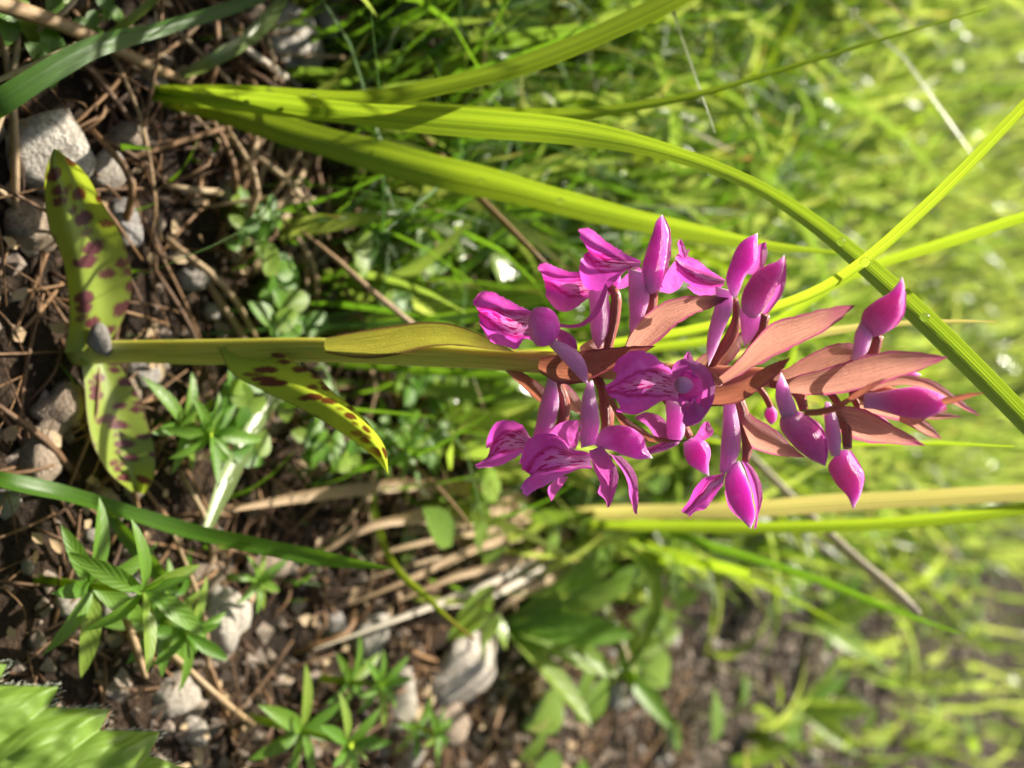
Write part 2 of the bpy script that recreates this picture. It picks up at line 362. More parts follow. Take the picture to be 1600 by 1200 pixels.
def m_dew():
    k = NT('dew'); b = k.new('ShaderNodeBsdfPrincipled'); b.inputs['Base Color'].default_value = (1, 1, 1, 1)
    b.inputs['Transmission Weight'].default_value = 1; b.inputs['IOR'].default_value = 1.33; b.inputs['Roughness'].default_value = .09
    k.l.new(b.outputs[0], k.out.inputs[0]); return k.m
DEW = m_dew()

# ------------------------------------------------------------------ ground
def hz(x, y):
    return (.0035 * mnoise.noise(Vector((x * 22, y * 22, 3.1))) + .0014 * mnoise.noise(Vector((x * 90, y * 90, 7.7))) - .001)
ns = 230; sgrid = np.linspace(-1, 1, ns)
gx = np.sign(sgrid) * (np.abs(sgrid) * .55 + np.abs(sgrid)**7 * 40); gy = gx + .3
V = [(x, y, hz(x, y) if abs(x) < 1.5 and abs(y) < 2 else 0.0) for x in gx for y in gy]
solo('ground', Soup().add(V, grid_faces(ns, ns), np.zeros((ns*ns, 2))), SOIL, (0, 0, 0), kind='structure')

# ------------------------------------------------------------------ the orchid
orchid = empty('orchid', OB, 'tall magenta flowering orchid with yellow-green stem and brown-spotted leaves', 'orchid')
def rail(pts, d0=0.0, d1=None):
    d1 = d0 if d1 is None else d1; n = max(len(pts) - 1, 1); out = []
    for i, p in enumerate(pts): out.append(on_orchid(p[0], p[1], d0 + (d1 - d0) * i / n + (p[2] if len(p) > 2 else 0)))
    return out
def opart(name, geo, mat, parent=orchid, r=None):
    so = Soup(); so.add(*geo, r); return part(name, so, mat, parent, OB)
def pair(c):                             # centre line with widths (px) -> two rails
    c = np.array(c, float); t = unit(np.gradient(c[:, :2], axis=0)); nrm = np.column_stack([-t[:, 1], t[:, 0]])
    return (c[:, :2] + nrm * c[:, 2:3] / 2).tolist(), (c[:, :2] - nrm * c[:, 2:3] / 2).tolist()

SC_LINE = [(120,552,40),(165,550,36),(330,550,40),(500,547,38),(667,555,36),(780,562,33),(850,566,36),(950,575,36),(1050,585,34),(1150,588,32),(1250,593,28),(1350,605,22),(1450,625,10)]
a, b = pair(SC_LINE); opart('stem', pod(rail(a), rail(b), 1.0, 60, 20), STEM)
def stem_at(px):
    xs = [p[0] for p in SC_LINE]; return np.interp(px, xs, [p[1] for p in SC_LINE])

# leaves with spots
def low_leaf(rails, hs, n=36, m=17):
    rl = [[ground(p[0], p[1], (h[0] + (h[1] - h[0]) * i / (len(r) - 1)) * 1e-3) for i, p in enumerate(r)] for r, h in zip(rails, hs)]
    return opart('leaf', loft(rl, n, m), SPOTTED)
def opleaf(rails, ds, bulge=0.0, n=30, m=13):
    return opart('leaf', loft([rail(r, *d) for r, d in zip(rails, ds)], n, m, bulge), SPOTTED)
opleaf([[(340,540),(357,577),(410,610),(467,637),(520,668),(567,700),(592,722),(607,742)],
        [(400,550),(420,575),(450,596),(490,620),(535,652),(575,688),(597,715),(607,742)],
        [(440,552),(470,572),(500,592),(520,612),(553,638),(583,670),(603,702),(607,742)]],
       [(3, 12), (1, 8), (4, 12)])
low_leaf([[(100,552),(108,500),(104,440),(96,400),(78,360),(70,310),(72,262),(84,232)],
        [(128,548),(132,500),(124,440),(116,397),(108,350),(96,300),(86,262),(84,232)],
        [(150,548),(165,500),(160,440),(152,397),(138,345),(118,290),(100,250),(84,232)],
        [(165,545),(192,500),(206,455),(203,410),(187,362),(162,320),(132,268),(84,232)]],
       [(3, 16), (5, 20), (4, 20), (4, 23)])
low_leaf([[(125,560),(132,600),(136,650),(148,700),(172,740),(205,768)],
        [(160,560),(170,600),(185,660),(198,710),(210,745),(215,770)],
        [(180,560),(212,610),(232,665),(243,712),(240,748),(225,772)]],
       [(4, 7), (3, 4), (4, 8)])
opart('leaf', loft([rail(r, 3, 2) for r in ([(510,527),(540,521),(620,508),(660,503),(700,505),(750,522),(803,549)],
        [(508,538),(560,540),(620,532),(670,524),(720,523),(765,536),(803,549)],
        [(510,551),(545,558),(585,560),(625,553),(665,543),(715,540),(765,546),(803,550)])], 30, 11, .12), SHEATH)

# bracts
def bract(A, B, d0, d1, bulge=.22, mat=BRACT, n=28, m=13):
    mid = []
    ca, cb = curve([p[:2] for p in A], 7), curve([p[:2] for p in B], 7)
    opart('bract', loft([rail(ca, d0, d1), rail((ca + cb) / 2, d0 + .2, d1), rail(cb, d0, d1)], n, m, bulge, .04, random.random() * 9, .01), mat)
BR = [
 ([(975,545),(985,518),(1004,496),(1030,476),(1068,464),(1118,462),(1140,466)], [(985,560),(1020,540),(1040,524),(1064,502),(1092,488),(1118,478),(1140,466)], 1.5, 5, BRACT),
 ([(1120,592),(1147,570),(1187,523),(1210,503),(1260,490),(1300,480),(1337,477)], [(1120,606),(1173,577),(1210,557),(1250,537),(1300,510),(1322,492),(1337,477)], 2.5, 7, BRACT),
 ([(1215,598),(1270,580),(1327,565),(1367,550),(1417,550),(1450,553),(1483,558)], [(1225,616),(1300,617),(1367,603),(1413,587),(1453,573),(1470,566),(1483,558)], 4, 6, BRACT),
 ([(1205,592),(1223,580),(1267,553),(1307,537),(1333,537),(1350,545)], [(1210,606),(1245,598),(1287,587),(1330,563),(1345,552),(1350,545)], 1.5, 0, BRACT),
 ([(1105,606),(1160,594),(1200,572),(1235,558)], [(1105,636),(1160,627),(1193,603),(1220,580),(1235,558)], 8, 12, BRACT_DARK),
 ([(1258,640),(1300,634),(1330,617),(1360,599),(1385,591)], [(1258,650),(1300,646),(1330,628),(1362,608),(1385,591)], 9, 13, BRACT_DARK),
 ([(1290,630),(1313,633),(1353,640),(1393,663),(1427,683),(1447,697)], [(1285,650),(1320,680),(1350,690),(1400,694),(1447,697)], 1, 3, BRACT),
 ([(1360,596),(1390,589),(1433,587),(1467,600),(1490,617),(1533,650)], [(1360,612),(1400,602),(1450,609),(1475,622),(1500,637),(1533,650)], 4, 4, BRACT),
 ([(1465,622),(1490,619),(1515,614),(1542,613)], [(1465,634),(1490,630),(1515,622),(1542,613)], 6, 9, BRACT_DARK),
 ([(1410,640),(1435,650),(1458,668),(1472,686)], [(1405,658),(1430,670),(1455,682),(1472,686)], 2, 3, BRACT),
 ([(1440,640),(1470,643),(1503,651)], [(1440,655),(1470,655),(1503,651)], 1, 0, BRACT),
 ([(1345,618),(1390,610),(1440,607),(1480,622)], [(1345,640),(1390,655),(1440,656),(1480,640)], 0, 2, BRACT),
 ([(1150,610),(1160,632),(1176,650),(1199,663),(1218,677),(1246,705),(1258,715)], [(1140,625),(1158,675),(1176,700),(1204,709),(1232,714),(1258,715)], 0, 2, BRACT),
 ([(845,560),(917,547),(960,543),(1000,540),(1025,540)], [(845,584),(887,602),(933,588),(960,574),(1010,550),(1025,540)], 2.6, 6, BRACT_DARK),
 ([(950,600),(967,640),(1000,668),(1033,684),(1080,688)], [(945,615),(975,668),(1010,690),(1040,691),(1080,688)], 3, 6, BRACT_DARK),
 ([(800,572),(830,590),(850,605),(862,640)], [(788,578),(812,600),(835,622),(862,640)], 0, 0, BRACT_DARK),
 ([(868,590),(885,600),(905,622),(915,650)], [(860,596),(873,615),(892,640),(915,650)], 0, -2, BRACT),
 ([(918,560),(905,545),(925,530),(948,516)], [(960,568),(950,555),(945,540),(948,516)], -1, -3, BRACT),
 ([(1075,585),(1090,560),(1112,548),(1140,530),(1160,516)], [(1110,592),(1130,575),(1150,556),(1158,540),(1160,516)], -2, -4, BRACT),
]
for A, B, d0, d1, mt in BR: bract(A, B, d0, d1, random.uniform(.22, .36), mt)

# flowers
def flower(ov, d, items):
    """ov: centre line with widths of the ovary from the stem to the flower."""
    a, b = pair(ov); fl = opart('flower', pod(rail(a, *d), rail(b, *d), .95, 14, 14, .06), OVARY)
    for i, it in enumerate(items):
        kind, rails, ds = it[0], it[1], it[2]
        sd_ = random.random() * 9
        if kind == 'lip':
            opart('lip', loft([rail(r, *dd) for r, dd in zip(rails, ds)], 34, 27, 0, .045, sd_, .035), LIP, fl)
        elif kind == 'petal':
            A, B = rails; ca, cb = curve(A, 8), curve(B, 8)
            opart('petal', loft([rail(ca, *ds), rail((ca+cb)/2, *ds), rail(cb, *ds)], 28, 15, it[3] if len(it) > 3 else .2, .07, sd_, .012), it[4] if len(it) > 4 else PETAL, fl)
        else:
            mat = {'hood': HOOD, 'bud': BUD, 'spur': SPUR, 'column': COLUMN}[kind]
            A, B = rails; opart(kind, pod(rail(A, *ds), rail(B, *ds), it[3] if len(it) > 3 else .85, 26, 30, {'hood': .07, 'bud': .05}.get(kind, .02), 3, {'hood': .03, 'bud': .02, 'spur': .018}.get(kind, 0)), mat, fl)
def same(r, a, b=None): return [(a, b if b is not None else a)] * r

flower([(915,568,14),(895,550,14),(878,528,15),(862,515,12)], (1, 7), [
 ('lip', [[(832,487),(806,476),(786,463),(768,455),(750,456),(738,468)], [(832,498),(806,494),(782,482),(760,474),(740,474)],
          [(833,510),(806,510),(785,503),(764,492),(747,487)], [(834,522),(812,524),(788,524),(765,515),(749,500)],
          [(835,534),(821,530),(807,545),(788,541),(768,531),(752,512)]], [(8,8),(9,11),(9,8),(9,10),(8,7)]),
 ('hood', [[(826,500),(832,486),(848,481),(864,486),(874,502)], [(834,532),(842,541),(858,539),(868,532),(875,515)]], (10, 8), .5),
 ('petal', [[(874,505),(900,507),(920,494),(932,474),(946,442)], [(874,511),(902,512),(924,502),(938,486),(950,451)]], (8, 5), .25),
 ('petal', [[(866,512),(885,518),(900,532),(903,546)], [(862,524),(876,534),(890,542),(903,546)]], (7, 7), .3, HOODP),
 ('spur', [[(864,530),(890,540),(908,556),(918,575),(918,600)], [(858,540),(878,562),(895,580),(910,596),(918,602)]], (8, 6), .8)])
flower([(985,560,14),(1006,520,15),(1018,480,16),(1022,440,14)], (0, 1), [
 ('lip', [[(1002,408),(980,398),(956,382),(932,364),(918,356),(906,357)], [(1001,410),(975,404),(945,388),(920,374),(904,364)],
          [(1001,412),(970,411),(945,404),(925,396),(917,389)], [(1000,414),(970,420),(942,424),(920,418),(906,408)],
          [(1000,417),(978,424),(960,441),(938,454),(920,451),(906,428)]], [(2,3),(2,5),(3,3),(3,6),(2,4)]),
 ('hood', [[(1004,446),(1003,425),(1006,406),(1020,362),(1028,342),(1035,335)], [(1018,460),(1029,452),(1036,425),(1042,395),(1044,362),(1035,335)]], (3, 2), .7),
 ('petal', [[(1030,448),(1034,420),(1036,385),(1038,355),(1036,336)], [(1036,450),(1044,420),(1049,385),(1047,356),(1036,336)]], (1, 1), .3),
 ('petal', [[(1000,418),(985,424),(972,436),(962,452)], [(1006,424),(990,440),(976,450),(962,452)]], (-1, -2), .15),
 ('spur', [[(982,420),(983,455),(984,490),(984,515),(989,526)], [(1010,428),(1015,455),(1010,485),(998,512),(989,526)]], (3, 2), .8)])
flower([(945,566,12),(952,535,14),(960,495,17),(960,455,15),(945,442,12)], (0, 0), [
 ('lip', [[(938,428),(905,425),(872,419),(852,411),(842,414)], [(938,435),(905,434),(870,430),(850,424),(841,422)],
          [(938,443),(909,440),(892,444),(866,443),(850,438)], [(936,452),(912,460),(885,462),(865,458),(852,458)],
          [(934,462),(916,468),(898,482),(878,486),(866,481),(855,470)]], [(0,2),(0,4),(0,-1),(-1,1),(-2,-1)]),
 ('hood', [[(922,440),(926,425),(940,415),(958,412),(968,420)], [(930,458),(944,462),(958,456),(968,440),(968,420)]], (-4, -4), .7),
 ('spur', [[(920,450),(922,490),(926,530),(935,547)], [(948,448),(952,490),(945,530),(935,547)]], (1, 1), .8)])
flower([(1105,580,14),(1122,555,17),(1142,525,19),(1152,490,14),(1148,466,10)], (0, 2), [
 ('lip', [[(1133,437),(1112,424),(1090,408),(1072,399),(1060,396)], [(1132,441),(1108,437),(1085,427),(1065,416),(1055,406)],
          [(1131,446),(1110,449),(1090,449),(1070,440),(1057,426)]], [(2,4),(4,7),(2,4)]),
 ('petal', [[(1062,400),(1060,388),(1059,378),(1063,373)], [(1076,402),(1072,390),(1068,380),(1063,373)]], (4, 5), .3),
 ('petal', [[(1074,402),(1076,394),(1079,388)], [(1066,402),(1071,392),(1079,388)]], (4, 3), .3),
 ('petal', [[(1058,404),(1048,416),(1036,436),(1030,452)], [(1070,436),(1062,450),(1048,458),(1032,456)]], (3, 0), .25),
 ('petal', [[(1128,445),(1105,448),(1085,446),(1072,447)], [(1128,455),(1108,463),(1088,460),(1072,447)]], (-1, -3), .1),
 ('hood', [[(1141,460),(1134,436),(1138,418),(1146,398),(1160,376),(1184,364)], [(1150,466),(1156,450),(1165,430),(1179,410),(1183,385),(1184,364)]], (4, 4), .7),
 ('petal', [[(1168,428),(1180,405),(1184,384),(1196,378)], [(1178,430),(1192,418),(1199,396),(1197,378)]], (1, 1), .3),
 ('spur', [[(1118,448),(1118,470),(1111,500),(1104,540),(1107,573)], [(1144,456),(1145,480),(1130,518),(1120,546),(1107,573)]], (4, 3), .75)])
flower([(1140,585,14),(1165,560,15),(1182,535,16),(1192,510,15),(1196,492,14)], (0, 3), [
 ('bud', [[(1170,496),(1160,486),(1158,466),(1165,446),(1178,428),(1198,414),(1214,408),(1226,398)], [(1180,498),(1192,484),(1205,462),(1215,442),(1222,424),(1225,410),(1226,398)]], (4, 4), .75),
 ('petal', [[(1190,490),(1206,464),(1217,440),(1224,420),(1227,400)], [(1200,490),(1216,470),(1227,446),(1229,422),(1227,400)]], (3, 3), .3),
 ('spur', [[(1156,480),(1157,505),(1159,525),(1163,544)], [(1188,492),(1185,514),(1174,532),(1163,544)]], (3, 2), .75)])
flower([(1110,588,16),(1120,600,18),(1112,606,20),(1098,606,20)], (2, 7), [
 ('lip', [[(1058,586),(1040,572),(1020,555),(1000,549),(980,550),(962,562),(957,578)], [(1058,594),(1035,585),(1010,578),(985,578),(962,590)],
          [(1060,605),(1030,604),(1000,605),(970,606),(945,606)], [(1060,615),(1030,618),(1005,624),(985,628),(966,628)],
          [(1060,628),(1040,626),(1013,640),(985,647),(963,641)]], [(10,10),(11,13),(11,12),(11,13),(10,9)]),
 ('hood', [[(1052,600),(1056,576),(1074,564),(1096,572),(1110,600)], [(1056,622),(1068,640),(1084,654),(1100,645),(1112,612)]], (7, 7), .5),
 ('petal', [[(1052,592),(1050,575),(1058,564),(1072,560),(1090,566)], [(1062,590),(1064,582),(1072,578),(1082,580),(1094,590)]], (12, 11), .2, HOODP),
 ('petal', [[(1076,562),(1092,566),(1104,574),(1117,604),(1113,632),(1100,653)], [(1082,584),(1090,588),(1096,598),(1098,612),(1094,628),(1086,640)]], (12, 11), .25, HOODP),
 ('petal', [[(1102,640),(1098,655),(1084,664),(1072,667)], [(1084,622),(1076,636),(1068,648),(1066,658)]], (12, 12), .2, HOODP),
 ('petal', [[(1066,628),(1064,640),(1070,652)], [(1078,628),(1078,640),(1072,652)]], (11, 12), .2),
 ('petal', [[(1066,566),(1070,556),(1075,549)], [(1084,568),(1082,557),(1077,549)]], (10, 10), .3),
 ('petal', [[(1050,584),(1062,582),(1078,582),(1092,590)], [(1052,626),(1066,630),(1082,628),(1096,616)]], (9.5, 8.5), -.2, LIP),
 ('column', [[(1054,600),(1058,591),(1068,588),(1078,592),(1082,600)], [(1054,604),(1060,613),(1068,615),(1077,611),(1082,604)]], (13, 12), .8)])
flower([(1020,585,12),(1035,615,13),(1060,650,13),(1078,682,12)], (-4, -8), [
 ('spur', [[(1040,622),(1041,650),(1042,675),(1046,692)], [(1068,628),(1070,655),(1068,680),(1060,694)]], (-3, -5), .8),
 ('petal', [[(1044,690),(1030,688),(1010,664),(992,654)], [(1052,674),(1034,652),(1008,644),(992,652)]], (-5, -3), .25),
 ('petal', [[(1078,690),(1090,676),(1100,660),(1107,658)], [(1084,694),(1100,688),(1115,676),(1107,658)]], (-5, -5), .2),
 ('lip', [[(1052,684),(1040,688),(1022,696),(1003,702)], [(1056,688),(1044,694),(1028,700),(1010,708)], [(1060,694),(1048,700),(1034,705),(1018,710)]], [(-5,-4),(-4,-2),(-5,-4)]),
 ('hood', [[(1068,692),(1069,706),(1076,722),(1090,734),(1108,744)], [(1082,684),(1102,688),(1111,705),(1108,726),(1108,744)]], (-5, -6), .6)])
flower([(925,580,13),(942,608,16),(948,640,21),(948,668,17),(938,690,10)], (0, 4), [
 ('lip', [[(922,708),(912,705),(892,702),(880,688),(866,677),(840,678),(821,691),(815,710)], [(923,715),(900,716),(875,708),(850,704),(828,715),(817,733)],
          [(923,720),(895,726),(865,728),(845,733),(828,745)], [(924,726),(898,732),(870,740),(845,748),(820,754),(813,765)],
          [(925,733),(908,733),(876,746),(852,758),(832,766),(823,776)]], [(5,4),(6,9),(6,10),(5,8),(4,5)]),
 ('petal', [[(880,744),(868,750),(856,764),(861,783)], [(888,744),(880,758),(872,768),(862,783)]], (3, 1), .2),
 ('hood', [[(928,694),(940,672),(960,665),(988,670),(1006,684),(1010,700),(1020,716)], [(936,700),(960,705),(985,716),(1000,718),(1010,717),(1020,716)]], (6, 5), .5),
 ('petal', [[(920,704),(924,720),(931,740),(938,758),(934,768),(944,778),(949,793)], [(940,696),(956,718),(966,742),(963,762),(957,782),(951,793)]], (7, 5), .22),
 ('petal', [[(946,700),(966,726),(980,750),(984,780),(992,803)], [(970,712),(990,734),(997,758),(997,778),(996,803)]], (5, 3), .3),
 ('spur', [[(918,598),(910,620),(907,660),(908,700)], [(926,594),(931,620),(936,655),(932,694)]], (6, 6), .8)])
flower([(858,580,12),(872,600,14),(882,630,17),(880,655,16),(866,676,10)], (0, 0), [
 ('lip', [[(828,685),(816,664),(796,656),(776,660),(763,678),(761,700)], [(828,688),(812,682),(792,680),(775,690),(762,706)],
          [(827,691),(810,695),(790,700),(772,708),(759,716)], [(826,694),(808,704),(788,712),(765,720),(744,724)],
          [(825,697),(814,709),(796,720),(770,729),(748,732)]], [(1,0),(2,4),(2,5),(1,4),(0,1)]),
 ('petal', [[(852,676),(866,666),(884,658),(906,656)], [(870,684),(884,690),(898,702),(907,676)]], (1, 2), .2),
 ('hood', [[(832,690),(850,676),(870,676),(890,690)], [(836,700),(852,716),(872,720),(890,704)]], (-2, -2), .6),
 ('spur', [[(856,590),(846,626),(838,660),(832,690)], [(868,590),(873,620),(868,660),(850,692)]], (2, 1), .8)])
flower([(1135,595,14),(1152,620,17),(1164,660,19),(1168,700,17),(1164,724,10)], (0, 1), [
 ('lip', [[(1134,737),(1120,742),(1104,745),(1086,764),(1075,783),(1063,799)], [(1132,745),(1112,758),(1098,775),(1085,790),(1070,803)],
          [(1130,757),(1124,765),(1113,782),(1101,796),(1086,800),(1077,807)]], [(1,1),(3,4),(1,1)]),
 ('hood', [[(1140,728),(1134,745),(1135,764),(1143,789),(1160,812),(1173,827)], [(1156,719),(1164,736),(1172,760),(1178,785),(1180,808),(1173,827)]], (2, 2), .6),
 ('petal', [[(1158,719),(1166,736),(1173,760),(1179,785),(1181,808),(1178,826)], [(1168,722),(1183,740),(1190,760),(1191,782),(1185,803),(1182,826)]], (2.5, 2), .3),
 ('petal', [[(1136,765),(1146,790),(1160,812)], [(1132,768),(1140,795),(1160,814)]], (-1, -1), .1),
 ('spur', [[(1130,625),(1129,665),(1126,705),(1124,738)], [(1146,622),(1155,660),(1157,695),(1146,736)]], (2.5, 2), .8)])
flower([(1205,600,12),(1235,606,14),(1250,620,17),(1256,640,14)], (2, 5), [
 ('spur', [[(1220,582),(1212,605),(1213,630),(1222,655)], [(1221,582),(1231,602),(1240,625),(1248,648)]], (8, 7), .8),
 ('bud', [[(1228,638),(1218,655),(1220,674),(1237,695),(1260,714),(1288,728)], [(1240,640),(1258,648),(1276,660),(1289,678),(1294,706),(1290,728)]], (7, 6), .8),
 ('petal', [[(1262,650),(1280,668),(1288,690),(1290,715)], [(1270,656),(1287,674),(1293,696),(1291,722)]], (8.5, 7), .25)])
flower([(1180,600,10),(1195,618,10),(1204,636,10)], (-3, -4), [
 ('bud', [[(1200,634),(1195,645),(1199,658),(1206,664)], [(1206,632),(1214,642),(1214,655),(1206,664)]], (-4, -4), .8)])
flower([(1290,605,12),(1312,635,13),(1322,665,17),(1324,700,15)], (0, 3), [
 ('spur', [[(1289,628),(1288,658),(1292,690),(1298,712)], [(1297,628),(1309,656),(1314,690),(1312,712)]], (4, 4), .8),
 ('bud', [[(1310,704),(1294,730),(1306,756),(1325,777),(1332,794)], [(1324,702),(1336,720),(1349,740),(1345,770),(1335,794)]], (3, 3), .75),
 ('petal', [[(1326,703),(1338,725),(1345,750),(1340,775)], [(1330,704),(1344,726),(1351,745),(1344,772)]], (3, 3), .2)])
flower([(1325,600,12),(1345,575,13),(1365,550,17),(1373,524,16)], (2, 3), [
 ('spur', [[(1330,562),(1333,540),(1338,515),(1346,500)], [(1334,564),(1354,552),(1362,530),(1368,512)]], (5, 4), .75),
 ('bud', [[(1356,522),(1346,508),(1350,488),(1370,470),(1390,457),(1402,444),(1410,432)], [(1366,527),(1385,521),(1400,506),(1411,488),(1414,465),(1414,448),(1410,432)]], (4, 4), .75),
 ('petal', [[(1384,518),(1398,502),(1408,484),(1411,460)], [(1388,518),(1404,506),(1414,486),(1416,455)]], (3, 3), .2)])
flower([(1330,610,14),(1365,622,22),(1400,628,26)], (3, 6), [
 ('bud', [[(1350,614),(1380,612),(1410,607),(1445,607),(1470,616),(1482,624)], [(1350,638),(1380,642),(1410,652),(1445,654),(1468,645),(1482,628)]], (6, 6), .8)])
flower([(1290,610,12),(1340,585,14),(1380,575,13)], (-2, -3), [
 ('bud', [[(1370,572),(1390,570),(1420,576),(1440,585)], [(1370,588),(1390,594),(1420,594),(1440,586)]], (-2, -3), .8)])
flower([(1330,615,10),(1345,640,12),(1365,655,12)], (-2, -3), [
 ('bud', [[(1340,640),(1370,648),(1390,660),(1400,672)], [(1340,655),(1360,668),(1385,675),(1400,672)]], (-3, -4), .8)])

# ------------------------------------------------------------------ hand-placed blades, straws and stalks
LINES = {}
def blade_pts(spec):
    P, W = [], []
    for i, (px, py, y, w) in enumerate(spec):
        p = ground(px, py, -.003) if y is None else at_y(px, py, y)
        P.append(p); W.append(w * px_size(p))
    return P, W
def blade_geo(spec, roll=0, roll2=None, fold=.15, n=40, key=None, m=5):
    P, W = blade_pts(spec); v, f, uv, line = ribbon(P, W, roll, roll2, fold, n, m)
    if key: LINES[key] = line
    return v, f, uv, P[0]
def blade(name, spec, mat, label, cat='grass', roll=0, roll2=None, fold=.15, key=None, group=None):
    v, f, uv, p0 = blade_geo(spec, roll, roll2, fold, key=key)
    return solo(name, Soup().add(v, f, uv), mat, p0, label, cat, group)
def stalk(name, spec, mat, label, cat, key=None):
    P, W = blade_pts(spec); g = tube(P, [w / 2 for w in W], 30, 8)
    if key: LINES[key] = curve(P, 40)
    return solo(name, Soup().add(*g), mat, P[0], label, cat)

# the big tuft beside the orchid
TUFT = [
 [(215,140,None,14),(400,146,.133,26),(600,152,.140,26),(700,132,.145,26),(800,107,.150,32),(900,70,.155,33),(1000,25,.160,32),(1100,-25,.165,26),(1250,-120,.17,4)],
 [(225,142,None,16),(400,150,.136,30),(600,166,.146,34),(700,176,.152,30),(800,180,.156,26),(900,178,.160,24),(1000,165,.165,18),(1100,145,.17,14),(1200,115,.175,11),(1300,85,.18,9),(1400,55,.185,7),(1540,14,.19,3)],
 [(220,146,None,18),(400,160,.130,34),(600,182,.136,38),(750,193,.142,44),(900,207,.147,38),(1000,226,.151,30),(1100,256,.154,24),(1180,290,.157,22),(1260,340,.159,26),(1350,412,.161,32),(1450,505,.163,34),(1600,655,.167,36),(1750,820,.172,22)],
 [(230,150,None,18),(340,170,.138,40),(450,205,.146,46),(600,247,.158,50),(700,272,.165,48),(800,295,.170,44),(900,322,.174,40),(1000,346,.178,33),(1100,366,.181,24),(1200,384,.184,16),(1320,396,.188,4)],
]
P0 = ground(222, 143)
tuft = empty('grass_tuft', P0, 'tuft of four broad arching lime-green blades crossing behind the orchid flowers', 'grass')
for i, (sp, rl) in enumerate(zip(TUFT, ((.3, .3), (.2, .9), (-.2, .35), (.25, -.2)))):
    v, f, uv, _ = blade_geo(sp, rl[0], rl[1], .17, 60, 'tuft%d' % i, 7)
    part('blade', Soup().add(v, f, uv, (.6, .45, .35, .5)[i]), (GRASS, GRASS, GRASS, GRASS)[i], tuft, P0)

blade('grass_shoot', [(600,562,None,10),(900,545,.188,16),(1180,490,.172,18),(1340,415,.1555,19),(1470,300,.150,20),(1610,155,.147,20),(1800,-40,.145,8)], GRASS, 'narrow pale-edged blade crossing over the broad arching blade above the buds', roll=.5, fold=.4, key='x1')
blade('grass_shoot', [(700,562,None,10),(1000,545,.215,14),(1200,508,.205,15),(1330,430,.198,16),(1500,372,.19,18),(1620,333,.185,18),(1800,290,.18,6)], GRASS, 'pale yellow-green straight blade rising behind the topmost buds', roll=.4)
blade('grass_shoot', [(-90,200,None,20),(0,160,.093,42),(60,122,.098,40),(130,82,.105,34),(250,46,.121,24),(350,16,.134,20),(480,-30,.15,8)], GRASS_DEEP, 'dark green arched blade over the pale stones near the soil', roll=-.2)
blade('grass_shoot', [(130,85,None,12),(180,50,.116,14),(240,0,.122,12),(300,-60,.128,5)], GRASS, 'short blade splitting off above the brown litter and pale stones')
blade('grass_shoot', [(260,130,None,10),(340,90,.139,22),(400,50,.148,24),(440,0,.155,20),(470,-60,.16,8)], GRASS_PALE, 'grey-green blade leaning towards the white sunlit stone', roll=.3)
blade('grass_shoot', [(640,395,None,26),(700,322,.215,24),(750,277,.22,22),(773,217,.225,20),(793,150,.23,15),(807,67,.235,12),(815,-20,.24,8)], GRASS_PALE, 'long pale dewy blade passing under the broad tuft blades', roll=.5, key='pale')
blade('broad_leaf', [(520,520,None,26),(580,440,.185,52),(650,360,.20,72),(720,285,.21,64),(790,215,.22,30),(815,190,.225,6)], GRASS, 'broad lime leaf with netted shadows left of the orchid flowers', 'leaf', roll=-.2)
blade('broad_leaf', [(470,515,None,22),(600,492,.188,46),(750,470,.205,52),(900,440,.22,40),(1020,420,.235,6)], GRASS, 'long bright lime leaf lying behind the orchid stem and lowest flower', 'leaf', roll=.2)
blade('grass_shoot', [(820,20,None,6),(870,130,.27,22),(930,60,.28,22),(1000,-40,.29,8)], GRASS, 'bright blade standing behind the upper tuft blade')
blade('grass_shoot', [(300,523,None,5),(440,513,.158,6),(560,508,.17,7),(700,498,.185,7),(840,480,.2,3)], GRASS_DEEP, 'hair-thin dark green blade running along the orchid stem')
blade('grass_shoot', [(500,566,None,6),(620,576,.185,12),(760,585,.19,13),(900,590,.2,8),(1000,592,.21,3)], GRASS_DEEP, 'deep green blade hugging the far side of the orchid stem')
blade('grass_shoot', [(480,596,None,10),(640,606,.196,20),(800,618,.215,22),(900,610,.23,12),(1000,600,.24,3)], GRASS, 'lime blade behind the stem above the middle spotted leaf')
blade('grass_shoot', [(-60,725,None,22),(0,748,.098,34),(100,770,.108,33),(200,800,.116,28),(300,830,.124,26),(400,852,.13,28),(500,872,.136,24),(612,889,.142,3)], GRASS_DEEP, 'grey-green blade with a sunlit pale patch bending over the soil', roll=.9, roll2=.1, key='low')
blade('grass_shoot', [(470,560,None,14),(438,606,.156,24),(413,640,.150,27),(375,710,.142,29),(345,775,.136,28),(322,830,.131,14)], GRASS_PALE, 'pale dew-covered blade under the tip of the middle spotted leaf', roll=.4, fold=.35, key='dewy')
blade('grass_shoot', [(584,760,None,8),(590,820,.185,11),(608,870,.182,11),(633,904,.18,11),(671,937,.18,10),(683,950,.18,9),(742,1000,.18,3)], GRASS, 'thin curved green blade with a bent orange joint over the gravel', key='bent')
blade('grass_shoot', [(960,800,None,6),(1005,815,.27,12),(1100,850,.265,13),(1200,880,.26,12),(1300,915,.255,11),(1400,955,.25,8),(1500,990,.245,3)], GRASS_DEEP, 'slim deep green blade leaning out over the gravel from behind the lowest bud')
blade('grass_shoot', [(880,800,None,10),(980,800,.24,22),(1180,795,.235,27),(1300,786,.23,28),(1450,778,.225,28),(1620,768,.22,27),(1800,760,.215,8)], GRASS_TAN, 'wide tan and yellow blade beside the lowest hanging buds', roll=.2)
blade('grass_shoot', [(900,818,None,10),(1050,822,.238,20),(1180,824,.232,22),(1350,820,.226,22),(1500,808,.22,22),(1640,790,.215,20),(1800,775,.21,6)], GRASS, 'lime blade lying against the wide tan blade', roll=.5)
